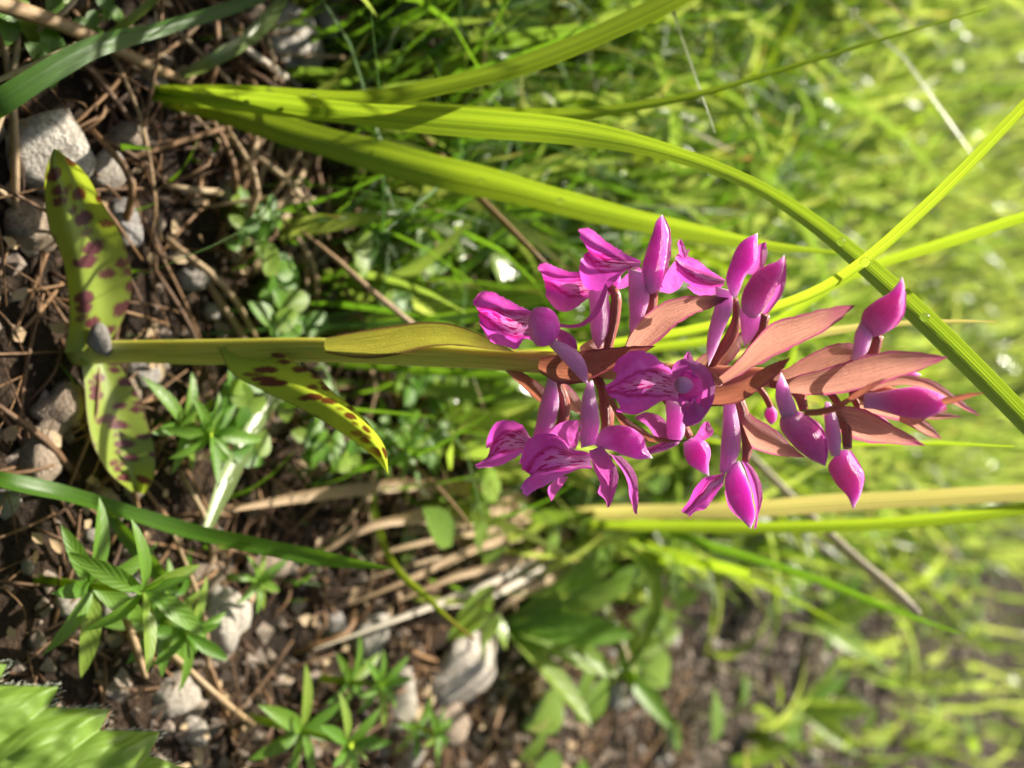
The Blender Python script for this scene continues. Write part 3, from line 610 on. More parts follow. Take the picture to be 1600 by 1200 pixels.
blade('grass_shoot', [(1100,650,None,3),(1330,695,.20,6),(1450,692,.195,6),(1585,698,.19,2)], GRASS, 'needle-thin green blade ending beyond the topmost bracts')
blade('grass_shoot', [(900,575,None,4),(1180,548,.20,12),(1280,520,.185,15),(1400,506,.18,10),(1500,502,.177,6),(1555,503,.175,2)], GRASS_TAN, 'thin reddish-orange blade pointing out behind the top buds', roll=.3)['label']
blade('grass_shoot', [(300,855,None,8),(270,920,.128,16),(225,870,.125,26),(190,830,.122,22),(170,800,.12,8)], GRASS_DEEP, 'short dark green blade arched over the soil below the grey-green blade', roll=.3)
blade('grass_shoot', [(930,330,None,10),(1010,300,.33,14),(1100,220,.33,22),(1180,120,.335,24),(1230,40,.34,20),(1270,-50,.35,8)], GRASS, 'blurred bright blade leaning left across the sunny meadow')
blade('grass_shoot', [(1060,400,None,10),(1180,300,.36,16),(1205,220,.365,18),(1215,120,.37,14),(1225,20,.38,8)], GRASS_PALE, 'blurred pale blade upright in the sunny meadow', roll=.4)
blade('grass_shoot', [(740,300,None,5),(800,327,.22,8),(900,388,.225,8),(980,430,.23,3)], GRASS_DEEP, 'short dark green stalk-like blade below the tuft leading to the flowers')
blade('grass_shoot', [(850,160,None,8),(930,130,.30,14),(1000,90,.305,15),(1090,20,.31,12),(1150,-30,.32,4)], GRASS_PALE, 'olive blade parallel to the upper tuft blade')
blade('grass_shoot', [(870,175,None,8),(960,120,.31,12),(1060,50,.315,13),(1120,0,.32,4)], GRASS_PALE, 'slim olive blade crossing behind the upper tuft blade')
blade('grass_shoot', [(780,268,None,10),(900,262,.27,18),(1000,252,.275,16),(1080,246,.28,10),(1175,247,.285,6)], GRASS, 'round-tipped lime blade lying flat between two broad tuft blades')
stalk('dry_stalk', [(300,-140,None,8),(440,-10,.20,11),(560,110,.195,12),(650,200,.19,12),(720,280,.185,11),(800,360,.18,10),(856,418,.175,8)], STALK, 'thin brown dead stalk slanting behind the tuft to the flowers', 'stalk')
stalk('green_stalk', [(500,-120,None,6),(657,-5,.24,9),(750,65,.235,9),(830,120,.23,8),(880,168,.225,6),(897,192,.222,3)], GRASS_DEEP, 'slender straight green stalk behind the upper tuft blade', 'stalk')
stalk('green_stalk', [(480,-60,None,8),(600,0,.215,10),(700,63,.21,10),(763,103,.207,9),(800,130,.205,5)], GRASS_DEEP, 'grey-green stalk slanting beside the brown dead stalk', 'stalk')
stalk('dry_stalk', [(680,530,None,11),(640,503,.17,10),(570,445,.162,9),(520,400,.157,7),(470,360,.153,4)], STALK, 'short dark twig with pale tip leaning left from the orchid stem', 'twig')
blade('dry_leaf', [(840,795,None,24),(760,770,.222,24),(660,757,.20,22),(560,765,.18,20),(450,780,.16,17),(345,800,.143,4)], STRAW, 'long curved tan dead blade below the middle spotted leaf', 'dead leaf', roll=.3)
stalk('straw', [(1120,660,None,8),(1175,715,.29,12),(1260,800,.28,13),(1340,875,.27,14),(1415,940,.262,15),(1436,958,.26,8)], STRAW_WHITE, 'pale bleached straw leaning over the gravel beyond the buds', 'straw')
stalk('straw', [(560,650,None,6),(608,700,.192,7),(667,746,.19,7),(717,800,.187,6),(740,830,.184,3)], STALK, 'thin grey-green stem crossing the tan dead blade', 'stem')
stalk('straw', [(180,890,None,14),(195,960,.118,12),(215,1020,.118,13),(228,1060,.118,8)], STRAW, 'short pale straw piece leaning among the whorled green leaves', 'straw')
stalk('straw', [(400,1135,None,8),(330,1080,.135,12),(250,1010,.128,12),(150,955,.12,10)], STRAW, 'long tan straw lying between the two lowest whorled plants', 'straw')
stalk('straw', [(-20,0,.092,26),(60,25,.102,26),(170,70,.117,20),(250,110,.13,16),(310,133,None,12)], STRAW, 'thick tan stem lying across the dark litter by the tuft', 'straw')
stalk('straw', [(320,30,None,10),(370,65,.146,10),(430,110,.157,14),(475,140,None,6)], STRAW_WHITE, 'pale straw lying against the white sunlit stone', 'straw')

# dry fan of dead blades over the gravel
FAN = [[(900,815),(700,812),(560,830),(465,893)], [(905,822),(760,850),(640,905),(545,945)], [(895,830),(780,905),(640,960),(490,1015)],
       [(890,812),(740,800),(620,812),(520,850)], [(900,826),(800,880),(700,905),(600,950)], [(880,806),(760,830),(650,850),(540,880)],
       [(910,830),(830,900),(740,940),(640,955)], [(905,818),(780,815),(690,825),(600,838)], [(885,815),(780,850),(690,870),(570,905)], [(920,835),(860,905),(800,940),(745,985)]]
P0 = ground(905, 822)
fan = empty('dead_grass_tuft', P0, 'fan of dead tan grass blades lying over pale gravel', 'dead grass')
for i, c in enumerate(FAN):
    pts = [ground(*c[0], -.002)] + [ground(px, py, h) for (px, py), h in zip(c[1:], (.012, .010, .003))]
    w = random.uniform(8, 17) * px_size(pts[1]) * (.8 if i % 3 else 1)
    v, f, uv, _ = ribbon(pts, [w * .6, w, w * .8, w * .1], random.uniform(-.5, .6), None, .2, 26)
    part('blade', Soup().add(v, f, uv), (STRAW, STRAW, STRAW_WHITE, STRAW)[i % 4], fan, P0)

# ------------------------------------------------------------------ leaf shapes shared by small plants
def leaf_soup(length, width, shape=1.0, droop=.2, fold=.12, n=12, m=5, r=None):
    """leaf along +y from the origin, normal +z."""
    t = np.linspace(0, 1, n); w = width * np.sin(np.pi * np.clip(t, 0, 1) ** shape) ** .75 * .5 + width * .03 * (1 - t)
    v = np.linspace(-1, 1, m)
    P = np.zeros((n, m, 3)); P[..., 0] = w[:, None] * v; P[..., 1] = (t * length)[:, None]
    P[..., 2] = (-droop * length * t**2)[:, None] + (np.abs(v) * fold)[None] * w[:, None] * 2
    uv = np.stack(np.broadcast_arrays(t[:, None], np.linspace(0, 1, m)[None]), -1).reshape(-1, 2)
    return Soup().add(P.reshape(-1, 3), grid_faces(n, m), uv, r)
def leaf_mesh(name, mat, *a, **k):
    me = to_mesh(name, leaf_soup(*a, **k)); me.materials.append(mat); return me
def put_leaf(me, parent, loc, az, pitch, roll=0.0, s=1.0, name='leaf'):
    o = bpy.data.objects.new(name, me); COL.objects.link(o); o.parent = parent
    o.matrix_local = Matrix.Translation(Vector(loc)) @ Matrix.Rotation(az, 4, 'Z') @ Matrix.Rotation(pitch, 4, 'X') @ Matrix.Rotation(roll, 4, 'Y') @ Matrix.Scale(s, 4)
    return o
BEDSTRAW = [leaf_mesh('leaf', m_, .0108, .0027, .95, dr, .15, r=q) for m_, dr, q in ((HERB, .1, .2), (HERB, .3, .6), (HERB_PALE, .2, .4), (HERB, .45, .9))]
ROUND = [leaf_mesh('leaf', m_, .0065, .0048, .8, dr, .08, r=q) for m_, dr, q in ((HERB, .15, .1), (HERB, .3, .7), (HERB_PALE, .2, .5))]
OVAL = [leaf_mesh('leaf', m_, .024, .0055, 1.25, dr, .18, r=q) for m_, dr, q in ((HERB_PALE, .12, .5), (HERB_PALE, .3, .2), (HERB, .2, .8))]

def whorl_plant(px, py, height, label, s=1.0, nodes=2, lean=(0, 0), group=None, bright=None):
    p = ground(px, py); o = empty('bedstraw_plant', p, label, 'plant', group)
    pts = [(0, 0, -.003), (lean[0]*.4, lean[1]*.4, height*.5), (lean[0], lean[1], height)]
    part('stem', Soup().add(*tube([np.array(q) for q in pts], [.0008, .0007, .0005], 10, 6)), GRASS, o, (0, 0, 0))
    c = curve(pts, 11)
    for k in range(nodes):
        f = 1 - k * .45 / max(nodes - 1, 1) if nodes > 1 else 1; q = c[int(round(f * 10))]
        n = random.choice((6, 7, 8)); a0 = random.random() * 6
        for j in range(n):
            put_leaf(random.choice(BEDSTRAW), o, q, a0 + j * 6.283 / n + random.uniform(-.15, .15), random.uniform(.05, .6), random.uniform(-.3, .3), s * random.uniform(.8, 1.15) * (1 - .12 * (k == 0)))
        if k == 0:
            for j in range(5): put_leaf(random.choice(BEDSTRAW), o, q, j * 1.257 + .3, random.uniform(.8, 1.2), 0, s * random.uniform(.4, .6))
    return o
whorl_plant(55, 905, .024, 'bright green whorled plant beside the downy toothed leaf', 1.25, 2, (.0, .004))
whorl_plant(215, 960, .014, 'dark whorled plant next to the short pale straw', 1.0, 2, (.002, .0))
whorl_plant(390, 1120, .022, 'whorled plant at the end of the long tan straw', 1.15, 2, (.003, .006))
whorl_plant(500, 1060, .014, 'small whorled plant between the gravel and the long tan straw', .9, 2, (0, .004))
whorl_plant(250, 660, .012, 'dark whorled plant in shade behind the lower spotted leaf', 1.0, 2, (.002, .002))
whorl_plant(560, 690, .013, 'fresh whorled plant behind the tip of the middle spotted leaf', .9, 2, (.002, .002))
whorl_plant(350, 900, .010, 'tiny whorled plant beside the pale angular stone', .7, 1)
whorl_plant(620, 1130, .012, 'bright whorled sprig at the edge of the gravel', .8, 2)

def round_herb(px, py, n, spread, label, s=1.0, hmax=.012, group=None):
    p = ground(px, py); o = empty('clover_like_herb', p, label, 'plant', group)
    for i in range(n):
        a_, r_ = random.random() * 6.283, spread * math.sqrt(random.random()); h_ = random.uniform(.4, 1) * hmax
        tip = np.array((math.cos(a_) * r_, math.sin(a_) * r_, h_))
        part('stem', Soup().add(*tube([np.array((0, 0, -.002)), tip * (.5, .5, .7), tip], [.0005, .0004, .0004], 6, 5)), GRASS, o, (0, 0, 0))
        b0 = random.random() * 6
        for j in range(random.choice((2, 3, 3))): put_leaf(random.choice(ROUND), o, tip, b0 + j * 2.094, random.uniform(-.1, .5), random.uniform(-.3, .3), s * random.uniform(.7, 1.15))
    return o
round_herb(400, 455, 9, .010, 'dark round-leaved herb in shade left of the orchid stem', .9)
round_herb(540, 400, 10, .012, 'sunlit lime round-leaved herb under the broad lime leaf', 1.0, .016)
round_herb(350, 640, 7, .009, 'dark glossy herb right of the orchid stem foot', .9)
round_herb(470, 660, 8, .010, 'small fresh herb just under the middle spotted leaf', .8, .014)
round_herb(620, 650, 8, .012, 'glinting herb patch between stem and tan dead blade', .8)
round_herb(110, 30, 3, .006, 'small herb in the litter above the pale stones', .6, .006)
round_herb(350, 330, 6, .010, 'small dark herb among brown dead stems', .7)
round_herb(10, 60, 4, .006, 'deep green herb at the foot of the dark arched blade', .8, .008)
round_herb(1010, 890, 8, .016, 'glossy herb catching white light beside the dead grass fan', 1.0, .014)

def oval_plant(px, py, label, n, s, az0, spread, pitch):
    p = ground(px, py); o = empty('oval_leaved_plant', p, label, 'plant')
    for j in range(n):
        put_leaf(random.choice(OVAL), o, (0, 0, -.001), az0 + (j / max(n - 1, 1) - .5) * spread, random.uniform(*pitch), random.uniform(-.4, .4), s * random.uniform(.8, 1.2))
    return o
oval_plant(785, 978, 'rosette of oval lime leaves growing from the gravel', 6, 1.5, -.25, 2.0, (.5, 1.1))
oval_plant(960, 1030, 'narrow-leaved green plant behind the oval-leaved rosette', 5, 1.2, .2, 2.6, (.3, 1.0))
oval_plant(1260, 970, 'upright lime-leaved seedling beyond the gravel', 5, 1.5, -.2, 2.0, (.5, 1.2))
oval_plant(1240, 1100, 'lime-leaved seedling at the far edge of the gravel', 5, 1.4, -.2, 1.6, (.5, 1.2))

# downy toothed leaf, close to the lens, on its own stem
def toothed_leaf():
    step = np.array((86., 36.)); m2 = np.array((40., 1259.))
    r_ = m2 - step * 4; t_ = m2 + step * 3.6
    root = at_y(r_[0], r_[1], .052); tip = at_y(t_[0], t_[1], .083)
    base = np.array([root[0] + .010, root[1] - .004, -.003])
    o = empty('toothed_leaf_plant', base, 'downy light green leaf with saw-toothed hairy edge', 'plant')
    ax = tip - root; L = np.linalg.norm(ax); ax /= L
    view = unit((tip + root) / 2 - CAM); sd_ = unit(np.cross(ax, view)); nn = np.cross(sd_, ax)
    nn = -nn if nn.dot(view) > 0 else nn
    NTH = 7.6; n, m = 230, 25; t = np.linspace(0, 1, n); v = np.linspace(-1, 1, m); av = np.abs(v)
    pxs = L / np.linalg.norm(t_ - r_); env = 185 * pxs * np.clip(np.sin(np.pi * np.clip(t * .80 + .20, 0, 1)) * 1.15, 0, 1) ** .8
    ph = (t * NTH + .35) % 1.0
    saw = np.where(ph < .78, ph / .78, (1 - ph) / .22)           # rises slowly, drops fast past the tip
    w = env * (.80 + .20 * saw); fwd = 78 * pxs
    S = (t * L)[:, None] + fwd * (av**1.15)[None] * (.85 + .25 * saw[:, None] * av[None]**3)
    quilt = .0011 * np.sin(ph[:, None] * np.pi) ** .7 * (av * (1 - av**4))[None] * 1.6 + .0009 * np.exp(-(v / .12)**2)[None] * 0
    crv = -.0035 * (v**2)[None] - (.014 * (t - .45)**2)[:, None] + .0015 * av[None]
    quilt = quilt + np.array([[.0011 * mnoise.noise(Vector((tt * 26, vv * 5, .3))) + .0004 * mnoise.noise(Vector((tt * 70, vv * 14, 2.3))) for vv in v] for tt in t])
    P = root + ax * S[..., None] + sd_ * (w[:, None] * v[None])[..., None] + nn * (quilt + crv)[..., None]
    uv = np.stack(np.broadcast_arrays(t[:, None], np.linspace(0, 1, m)[None]), -1).reshape(-1, 2)
    part('leaf', Soup().add(P.reshape(-1, 3), grid_faces(n, m), uv, .5), HAIRY, o, base)
    part('stem', Soup().add(*tube([base, base + (root - base) * (.2, .2, .7), root + ax * .004], [.0013, .0011, .0009], 12, 8)), GRASS, o, base)
    hs = Soup()
    for e in (0, m - 1):
        for i in range(0, n):
            for q in range(1):
                p = P[i, e] + ax * random.uniform(-.0003, .0003); d_ = unit(unit(P[i, e] - P[i, m // 2]) + nn * random.uniform(-.5, .7) + ax * random.uniform(-.2, .8))
                hs.add(*tube([p, p + d_ * random.uniform(.0004, .0011)], [.00004, .00002], 2, 3))
    h = part('edge_hairs', hs, HAIR, o, base); h['kind'] = 'stuff'
toothed_leaf()

# ------------------------------------------------------------------ stones
def rock_mesh(name, mat, seed, r=None, rough=.35, sub=3):
    import bmesh
    bm = bmesh.new(); bmesh.ops.create_icosphere(bm, subdivisions=sub, radius=1)
    off = Vector((seed * 7.3, seed * 3.1, seed * 1.7))
    cuts = [Vector((random.gauss(0, 1), random.gauss(0, 1), random.gauss(0, 1))).normalized() for _ in range(9)]
    for vv in bm.verts:
        d_ = vv.co.normalized(); k = 1 + rough * mnoise.noise(d_ * 1.3 + off) + rough * .3 * mnoise.noise(d_ * 4 + off)
        for c in cuts:
            x = d_.dot(c)
            if x * k > .72: k = .72 / x
        vv.co = d_ * (k + .05 * mnoise.noise(d_ * 7 + off) + .03 * mnoise.noise(d_ * 15 + off))
    me = bpy.data.meshes.new(name); bm.to_mesh(me); bm.free()
    at = me.attributes.new('rnd', 'FLOAT', 'POINT'); at.data.foreach_set('value', np.full(len(me.vertices), random.random() if r is None else r, np.float32))
    me.polygons.foreach_set('use_smooth', np.ones(len(me.polygons), bool)); me.materials.append(mat); return me
def stone(px, py, w, h, mat, label, flat=.7, rough=.45, up=.12, name='stone'):
    """w along the picture's up-axis (px), h across; it sits on the soil at that pixel."""
    p = ground(px, py); k = px_size(p)
    o = bpy.data.objects.new(name, rock_mesh(name, mat, random.random() * 9, rough=rough)); COL.objects.link(o)
    sx = h * k / 2; sy = w * k / 2 * 1.15; sz = min(sx, sy) * flat
    o.scale = (sx * 1.25, sy * 1.25, sz * 1.25); o.rotation_euler = (0, 0, random.uniform(-.3, .3)); o.location = (p[0], p[1], sz * up)
    return tag(o, label, 'stone')
stone(66, 238, 118, 112, STONE, 'large pale stone under the tip of the upper spotted leaf', .8, .3)
stone(197, 216, 52, 56, STONE_BROWN, 'small dull stone beyond the upper spotted leaf tip')
stone(168, 268, 54, 62, STONE, 'white sunlit stone touching the right edge of the upper spotted leaf')
stone(52, 356, 92, 76, STONE_BROWN, 'shaded grey stone beneath the upper spotted leaf')
stone(192, 345, 50, 68, STONE_GREY, 'grey oval stone behind the upper spotted leaf')
stone(300, 432, 46, 32, STONE_GREY, 'flat shaded grey pebble left of the orchid stem')
stone(452, 62, 70, 110, STONE, 'bright white sunlit stone behind the tuft foot', .9)
stone(405, 30, 50, 60, STONE_BROWN, 'shaded stone leaning on the white sunlit stone')
stone(225, 585, 42, 48, STONE_GREY, 'grey stone just right of the orchid stem foot', .7)
stone(338, 968, 76, 110, STONE, 'pale angular stone standing below the grey-green blade', .9)
stone(318, 905, 70, 40, STONE_BROWN, 'flat tan stone touching the pale angular stone')
stone(415, 882, 80, 50, STONE_BROWN, 'brown flat stone beside the dead grass fan')
stone(268, 1085, 58, 80, STONE, 'pale stone between whorled plants and tan straw', .7)
stone(725, 1045, 120, 95, STONE, 'largest pale rock in the gravel patch', .75)
stone(622, 1100, 54, 84, STONE, 'upright pale stone beside the largest gravel rock', .9)
stone(575, 990, 60, 60, STONE, 'knobbly pale stone above the largest gravel rock', .8)
stone(700, 1130, 70, 60, STONE_BROWN, 'brownish stone under the largest gravel rock')
stone(90, 640, 60, 60, STONE_BROWN, 'earth-coloured stone beside the lower spotted leaf')
stone(60, 720, 60, 90, STONE_BROWN, 'earth-coloured stone under the grey-green blade')
stone(690, 215, 40, 50, STONE, 'pale stone glimpsed under the broad tuft blades')
o = bpy.data.objects.new('pebble', rock_mesh('pebble', STONE_GREY, 3.3, rough=.12)); COL.objects.link(o)
p = on_orchid(157, 533, 4); k = px_size(p); o.scale = (28*k, 21*k, 21*k); o.location = p
o.location.z = max(o.location.z, 0.0)
tag(o, 'smooth round grey pebble lodged at the foot of the orchid', 'pebble')

# pebbles one can count, then the finer gravel as one mass
def gravelly(x, y):                      # 1 on the bare stony patch, 0 in the grass
    w = mnoise.noise(Vector((x * 9, y * 9, 1.2))) * .35
    q = (x - (.012 + .10 * max(y - .16, 0))) / .05 + w * 2
    far = (0.60 + w * .25 - y) / .12
    return max(0.0, min(1.0, q)) * max(.85 if y < 1.1 else 0.0, min(1.0, far))
PEB = [rock_mesh('pebble', m_, i * 1.9 + .5, rough=.4, sub=2) for i, m_ in enumerate((STONE, STONE_BROWN, STONE, STONE_BROWN, STONE_GREY))]
ROS = ground(785, 978); FANP = ground(760, 880)
cnt = 0
while cnt < 270:
    y = random.uniform(.13, .55); x = random.uniform(-.0, .30)
    if random.random() > gravelly(x, y): continue
    ip = random.randrange(5); o = bpy.data.objects.new('pebble', PEB[ip]); COL.objects.link(o)
    s = random.choice((.0016, .002, .0026, .0034, .0048)) * random.uniform(.8, 1.3)
    o.scale = (s, s * random.uniform(.8, 1.3), s * .75); o.rotation_euler = (0, 0, random.random() * 6); o.location = (x, y, hz(x, y) + s * .25)
    siz, colr = ('tiny' if s < .0022 else 'small' if s < .0034 else 'thumbnail-sized'), ('pale', 'brown', 'pale', 'brown', 'grey')[ip]
    where = 'beside the oval-leaved rosette' if (x - ROS[0])**2 + (y - ROS[1])**2 < .04**2 else 'under the dead grass fan' if (x - FANP[0])**2 + (y - FANP[1])**2 < .045**2 else 'in the far gravel' if y > .36 else 'among the loose gravel'
    tag(o, '%s %s pebble lying %s' % (siz, colr, where), 'pebble', '%s %s pebbles %s' % (siz, colr, where)); cnt += 1
cnt = 0
while cnt < 60:
    y = random.uniform(.09, .2); x = random.uniform(-.09, .05)
    ip = random.randrange(5); o = bpy.data.objects.new('pebble', PEB[ip]); COL.objects.link(o)
    s = random.choice((.0016, .0022, .003)) * random.uniform(.8, 1.3)
    o.scale = (s, s * random.uniform(.8, 1.3), s * .75); o.rotation_euler = (0, 0, random.random() * 6); o.location = (x, y, hz(x, y) + s * .2)
    siz, colr = ('tiny' if s < .0021 else 'small'), ('pale', 'brown', 'pale', 'brown', 'grey')[ip]
    where = 'under the big tuft' if x < -.045 else 'in the dark litter before the tuft' if x < -.006 else 'in the soil beside the whorled plants'
    tag(o, '%s %s pebble half sunk %s' % (siz, colr, where), 'pebble', '%s %s pebbles %s' % (siz, colr, where)); cnt += 1

def oct_rock(c, s):
    b = np.array([(1,0,0),(-1,0,0),(0,1,0),(0,-1,0),(0,0,1),(0,0,-1)], float) * RNG.uniform(.6, 1.2, (6, 1)) * s + RNG.normal(0, .15 * s, (6, 3))
    f = [(0,2,4),(2,1,4),(1,3,4),(3,0,4),(2,0,5),(1,2,5),(3,1,5),(0,3,5)]
    return b + c, f, np.zeros((6, 2))
gs = Soup()
for _ in range(34000):
    y = random.uniform(.08, .9); x = random.uniform(-.12, .5)
    if random.random() > max(gravelly(x, y), .25 if y < .2 else .03): continue
    gs.add(*oct_rock(np.array((x, y, hz(x, y) + .0002)), random.choice((.0006, .0009, .0013, .0018, .0026)) * random.uniform(.7, 1.2)))
solo('gravel', gs, GRIT, (0, 0, 0), 'loose fine gravel and grit on the bare soil', 'gravel', kind='stuff', smooth=False)

# ------------------------------------------------------------------ dead stems and litter
def needle_geo(x, y, L, lift, r, az=None):
    az = random.random() * 6.283 if az is None else az
    d_ = np.array((math.cos(az), math.sin(az), 0)); sdv = np.array((-d_[1], d_[0], 0)); p0 = np.array((x, y, hz(x, y)))
    b_ = random.uniform(-.05, .05) * L
    return tube([p0 + (0, 0, .0003), p0 + d_ * L * .5 + sdv * b_ + (0, 0, lift * random.uniform(.6, 1.4)), p0 + d_ * L + (0, 0, lift * random.uniform(0, 1.2))], [r, r, r * .6], 7, 5), p0
for i in range(110):
    x, y = random.uniform(-.085, -.008), random.uniform(.095, .20)
    if i > 85: x, y = random.uniform(.0, .09), random.uniform(.10, .26)
    g, p0 = needle_geo(x, y, random.uniform(.015, .048), random.uniform(.002, .010), random.uniform(.0003, .0008))
    tan = random.random() > .55; where = 'on the soil right of the orchid foot' if i > 85 else 'under the big tuft' if x < -.045 else 'between the tuft and the orchid stem'
    lab = '%s dry straw lying %s' % ('tan' if tan else 'dark brown', where)
    solo('dead_straw', Soup().add(*g), STRAW if tan else NEEDLE, p0, lab, 'straw', lab + ' in the litter')
ls = Soup()
for i in range(4200):
    y = random.uniform(.07, .36); x = random.uniform(-.2, .22)
    g, _ = needle_geo(x, y, random.uniform(.005, .030), random.uniform(.0003, .0045), random.choice((.00012, .0002, .0003, .00042))); ls.add(*g)
solo('litter', ls, NEEDLE, (0, 0, 0), 'tangled brown needles and dead bits covering the soil', 'litter', kind='stuff')

fl_ = Soup()
for i in range(900):
    x, y = random.uniform(-.12, .14), random.uniform(.08, .30); sz = random.uniform(.0012, .0045)
    base = leaf_soup(sz, sz * random.uniform(.35, .8), random.uniform(.7, 1.1), random.uniform(-.3, .5), random.uniform(0, .3), 4, 3)
    Mx = (Matrix.Rotation(random.random() * 6.283, 4, 'Z') @ Matrix.Rotation(random.uniform(-.5, .7), 4, 'X')).to_3x3()
    fl_.add(base.v[0] @ np.array(Mx).T + np.array((x, y, hz(x, y) + random.uniform(.0004, .003))), base.f, base.uv[0])
solo('dead_leaf_bits', fl_, STRAW, (0, 0, 0), 'crumbled dry leaf bits strewn over the litter', 'litter', kind='stuff')

# ------------------------------------------------------------------ meadow
def grass_mass(n, xr, yr, L, W, keep, lean=.5, seg=6):
    so = Soup(); t = np.linspace(0, 1, seg)
    for _ in range(n):
        y = yr[0] + (yr[1] - yr[0]) * random.random(); x = random.uniform(*xr) * (1 + max(y - .5, 0))
        kf = keep(x, y)
        if random.random() > kf: continue
        l = random.uniform(*L) * (.6 + .4 * kf); w = random.uniform(*W); az = random.gauss(-.6, 1.3); az2 = az + random.gauss(0, .3)
        b_ = abs(random.gauss(.0, lean)) + .1
        hor = l * (np.sin(b_ * t**1.2) * t) ; ver = l * t * np.cos(b_ * t * .95)
        c = np.column_stack([x + np.sin(az) * hor, y + np.cos(az) * hor, hz(x, y) - .001 + ver])
        fa = random.random() * 3.14; s = np.array((math.cos(fa), math.sin(fa), 0))
        ww = w * np.clip(1.15 - t, 0, 1) ** .6 * np.minimum(1, .5 + 2 * t) * .5; ww[-1] = .0001
        P = np.empty((seg, 2, 3)); P[:, 0] = c - s * ww[:, None]; P[:, 1] = c + s * ww[:, None]
        uv = np.stack(np.broadcast_arrays(t[:, None], np.array([0., 1.])[None]), -1).reshape(-1, 2)
        so.add(P.reshape(-1, 3), grid_faces(seg, 2), uv)
    return so
def keep_near(x, y):
    k_ = (1 - gravelly(x, y) * .96) * (.45 + .55 * (mnoise.noise(Vector((x * 14, y * 14, 9.1))) > -.12))
    return k_ * min(1, max(0, (y - (.155 if x < -.015 else .195)) / .05))
solo('meadow_grass', grass_mass(10500, (-.32, .40), (.155, .75), (.02, .065), (.0018, .0058), keep_near), GRASS_FAR, (0, 0, 0), 'sunlit green meadow grass filling the background', 'grass', kind='stuff')
def keep_tall(x, y): return (1.0 if mnoise.noise(Vector((x * 16, y * 16, 5.5))) > -.05 else .12) if x < -(.115 + .28 * max(y - .2, 0)) else 0.0
solo('shading_grass', grass_mass(5200, (-.34, -.10), (.10, .50), (.10, .17), (.003, .006), keep_tall, .25), GRASS_FAR, (0, 0, 0), 'tall grass added beside the view to shade the soil', 'grass', kind='stuff')  # clumps added out of frame, sunward, to throw shade and sun-flecks on the soil
def keep_round(x, y): return 1.0 if (x > .17 + .3 * max(y - .1, 0) or y < -.07 or x < -.17) else 0.0
solo('sky_blocking_grass', grass_mass(5200, (-.40, .42), (-.35, .30), (.10, .17), (.003, .006), keep_round, .25), GRASS_FAR, (0, 0, 0), 'ring of tall grass added out of view to dim the sky light', 'grass', kind='stuff')  # unseen ring added to block sky light from the foreground
solo('far_meadow_grass', grass_mass(16000, (-.6, .6), (.72, 3.2), (.04, .10), (.003, .006), lambda x, y: 1.0 - .85 * gravelly(x, y), seg=5), GRASS_FAR, (0, 0, 0), 'blurred far meadow grass beyond the gravel', 'grass', kind='stuff')
def keep_low(x, y): return .5 * (1 - gravelly(x, y)) * min(1, max(0, (y - .10) / .05))
solo('short_grass', grass_mass(900, (-.2, .16), (.10, .24), (.006, .018), (.0006, .0014), keep_low, .7), GRASS_DEEP, (0, 0, 0), 'short thin grass sprouting from the litter', 'grass', kind='stuff')
def keep_thin(x, y): return (1 - gravelly(x, y)) * (1.0 if x < -.01 else .35) * min(1, max(0, (y - .145) / .03))
solo('thin_dark_grass', grass_mass(3600, (-.20, .20), (.145, .42), (.025, .075), (.0006, .0019), keep_thin, .7), GRASS_DEEP, (0, 0, 0), 'tangle of thin dark green grass behind the orchid stem', 'grass', kind='stuff')
# low leafy cover
def leaf_mass(n, xr, yr, keep, size, hmax):
    so = Soup()
    for _ in range(n):
        x, y = random.uniform(*xr), random.uniform(*yr)
        if random.random() > keep(x, y): continue
        s = random.uniform(*size); base = leaf_soup(s, s * random.uniform(.4, .75), .9, random.uniform(0, .4), .12, 5, 3)
        Mx = (Matrix.Rotation(random.random() * 6.283, 4, 'Z') @ Matrix.Rotation(random.uniform(-.2, .8), 4, 'X')).to_3x3()
        P = base.v[0] @ np.array(Mx).T + np.array((x, y, hz(x, y) + random.uniform(.001, hmax))); so.add(P, base.f, base.uv[0])
    return so
solo('low_leaves', leaf_mass(4200, (-.32, .34), (.19, .80), lambda x, y: (1 - gravelly(x, y) * .9) * min(1, max(0, (y - .17) / .07)), (.008, .019), .022), WET, (0, 0, 0), 'carpet of small rounded leaves under the meadow grass', 'leaves', kind='stuff')

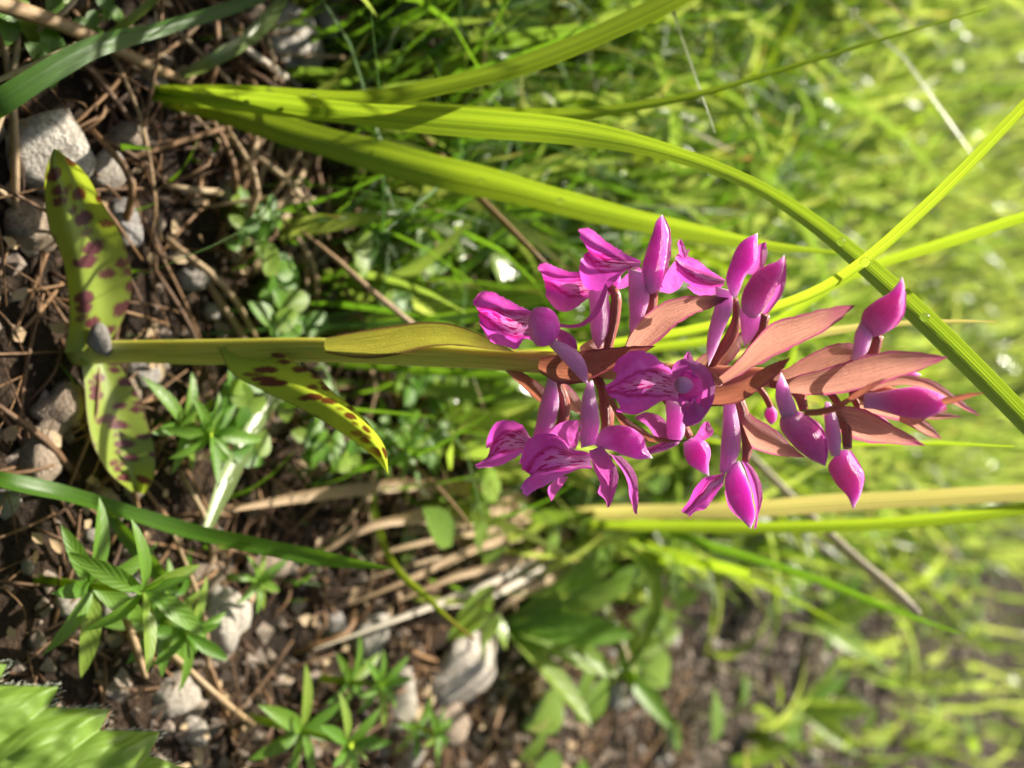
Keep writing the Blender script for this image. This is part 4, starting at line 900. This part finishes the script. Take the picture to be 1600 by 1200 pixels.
# tufts one can tell apart in the background
TB = []
for i in range(5):
    row = []
    for j in range(random.randint(5, 8)):
        az = random.gauss(-.3, 1.4); l = random.uniform(.045, .085); b_ = random.uniform(.3, 1.1); t = np.linspace(0, 1, 6)
        c = np.column_stack([np.sin(az) * l * np.sin(b_ * t) * t, np.cos(az) * l * np.sin(b_ * t) * t, -.002 + l * t * np.cos(b_ * t * .9)])
        w = random.uniform(.0022, .0040)
        v, f, uv, _ = ribbon(c, w * np.array((.5, .9, 1, .85, .55, .08)), random.uniform(-.6, .6), None, .18, 12, 3, side=(random.gauss(0, .3), 1, -.2))
        me = to_mesh('blade', Soup().add(v, f, uv)); me.materials.append(GRASS_FAR if random.random() < .7 else GRASS); row.append(me)
    TB.append(row)
cnt = 0
while cnt < 95:
    y = random.uniform(.20, .62); x = random.uniform(-.26, .30)
    if y < .24 and x > -.03: continue
    if random.random() > (1 - gravelly(x, y) * .88): continue
    if abs(x) < .03 and y < .27: continue
    o = empty('meadow_tuft', (x, y, hz(x, y)), 'tuft', 'grass')
    where = 'behind the broad-bladed tuft' if x < -.03 and y < .42 else 'in the sunny far meadow left of the buds' if x < -.03 else 'behind the orchid flowers' if x < .035 else 'at the far edge of the gravel' if y > .4 else 'growing beside the gravel patch'

    o.rotation_euler = (0, 0, random.random() * 6.283); s = random.uniform(.6, 1.15); o.scale = (s, s, s)
    hgt = 'low' if s < .75 else 'middle-sized' if s < .95 else 'tall arching'
    tag(o, 'blurred %s tuft of meadow grass %s' % (hgt, where), 'grass', '%s meadow tufts %s' % (hgt, where))
    for me in random.choice(TB):
        q = bpy.data.objects.new('blade', me); COL.objects.link(q); q.parent = o
    cnt += 1

# ------------------------------------------------------------------ dew
import bmesh as _bm
b_ = _bm.new(); _bm.ops.create_icosphere(b_, subdivisions=3, radius=1); DM = bpy.data.meshes.new('dew_drop'); b_.to_mesh(DM); b_.free()
DM.polygons.foreach_set('use_smooth', np.ones(len(DM.polygons), bool)); DM.materials.append(DEW)
def dew(p, r, where):
    o = bpy.data.objects.new('dew_drop', DM); COL.objects.link(o); o.scale = (r, r, r); o.location = p
    tag(o, 'clear dew drop on ' + where, 'dew drop', 'dew drops on ' + where)
for key, fr, where in (('tuft0', (.26, .33), 'the broad lime tuft blades'), ('tuft2', (.72, .8), 'the broad lime tuft blades'), ('tuft3', (.5, .62), 'the broad lime tuft blades'),
                       ('pale', (.12, .16, .3, .7), 'the long pale blade under the tuft'), ('dewy', (.15, .4, .6, .8), 'the pale blade under the spotted leaf'), ('x1', (.75,), 'the narrow crossing blade')):
    L_ = LINES[key]
    for q in fr:
        p = L_[int(q * (len(L_) - 1))]; to = unit(CAM - p); dew(p + to * .0006 + (0, 0, .0004), random.uniform(.0005, .0008), where)

herbs = [o for o in bpy.data.objects if o.get('category') == 'plant' and o.name.startswith(('clover', 'bedstraw'))]
for o in herbs:
    lv = [c for c in o.children if c.name.startswith('leaf')]
    for c in random.sample(lv, min(4, len(lv))):
        ln = c.data.vertices[-1].co.y
        p = Vector(o.location) + c.matrix_local @ Vector((random.uniform(-.0004, .0004), ln * random.uniform(.35, .8), .0002)); p.z += .0004
        dew(p, random.uniform(.0003, .0007), 'the ' + o['label'])
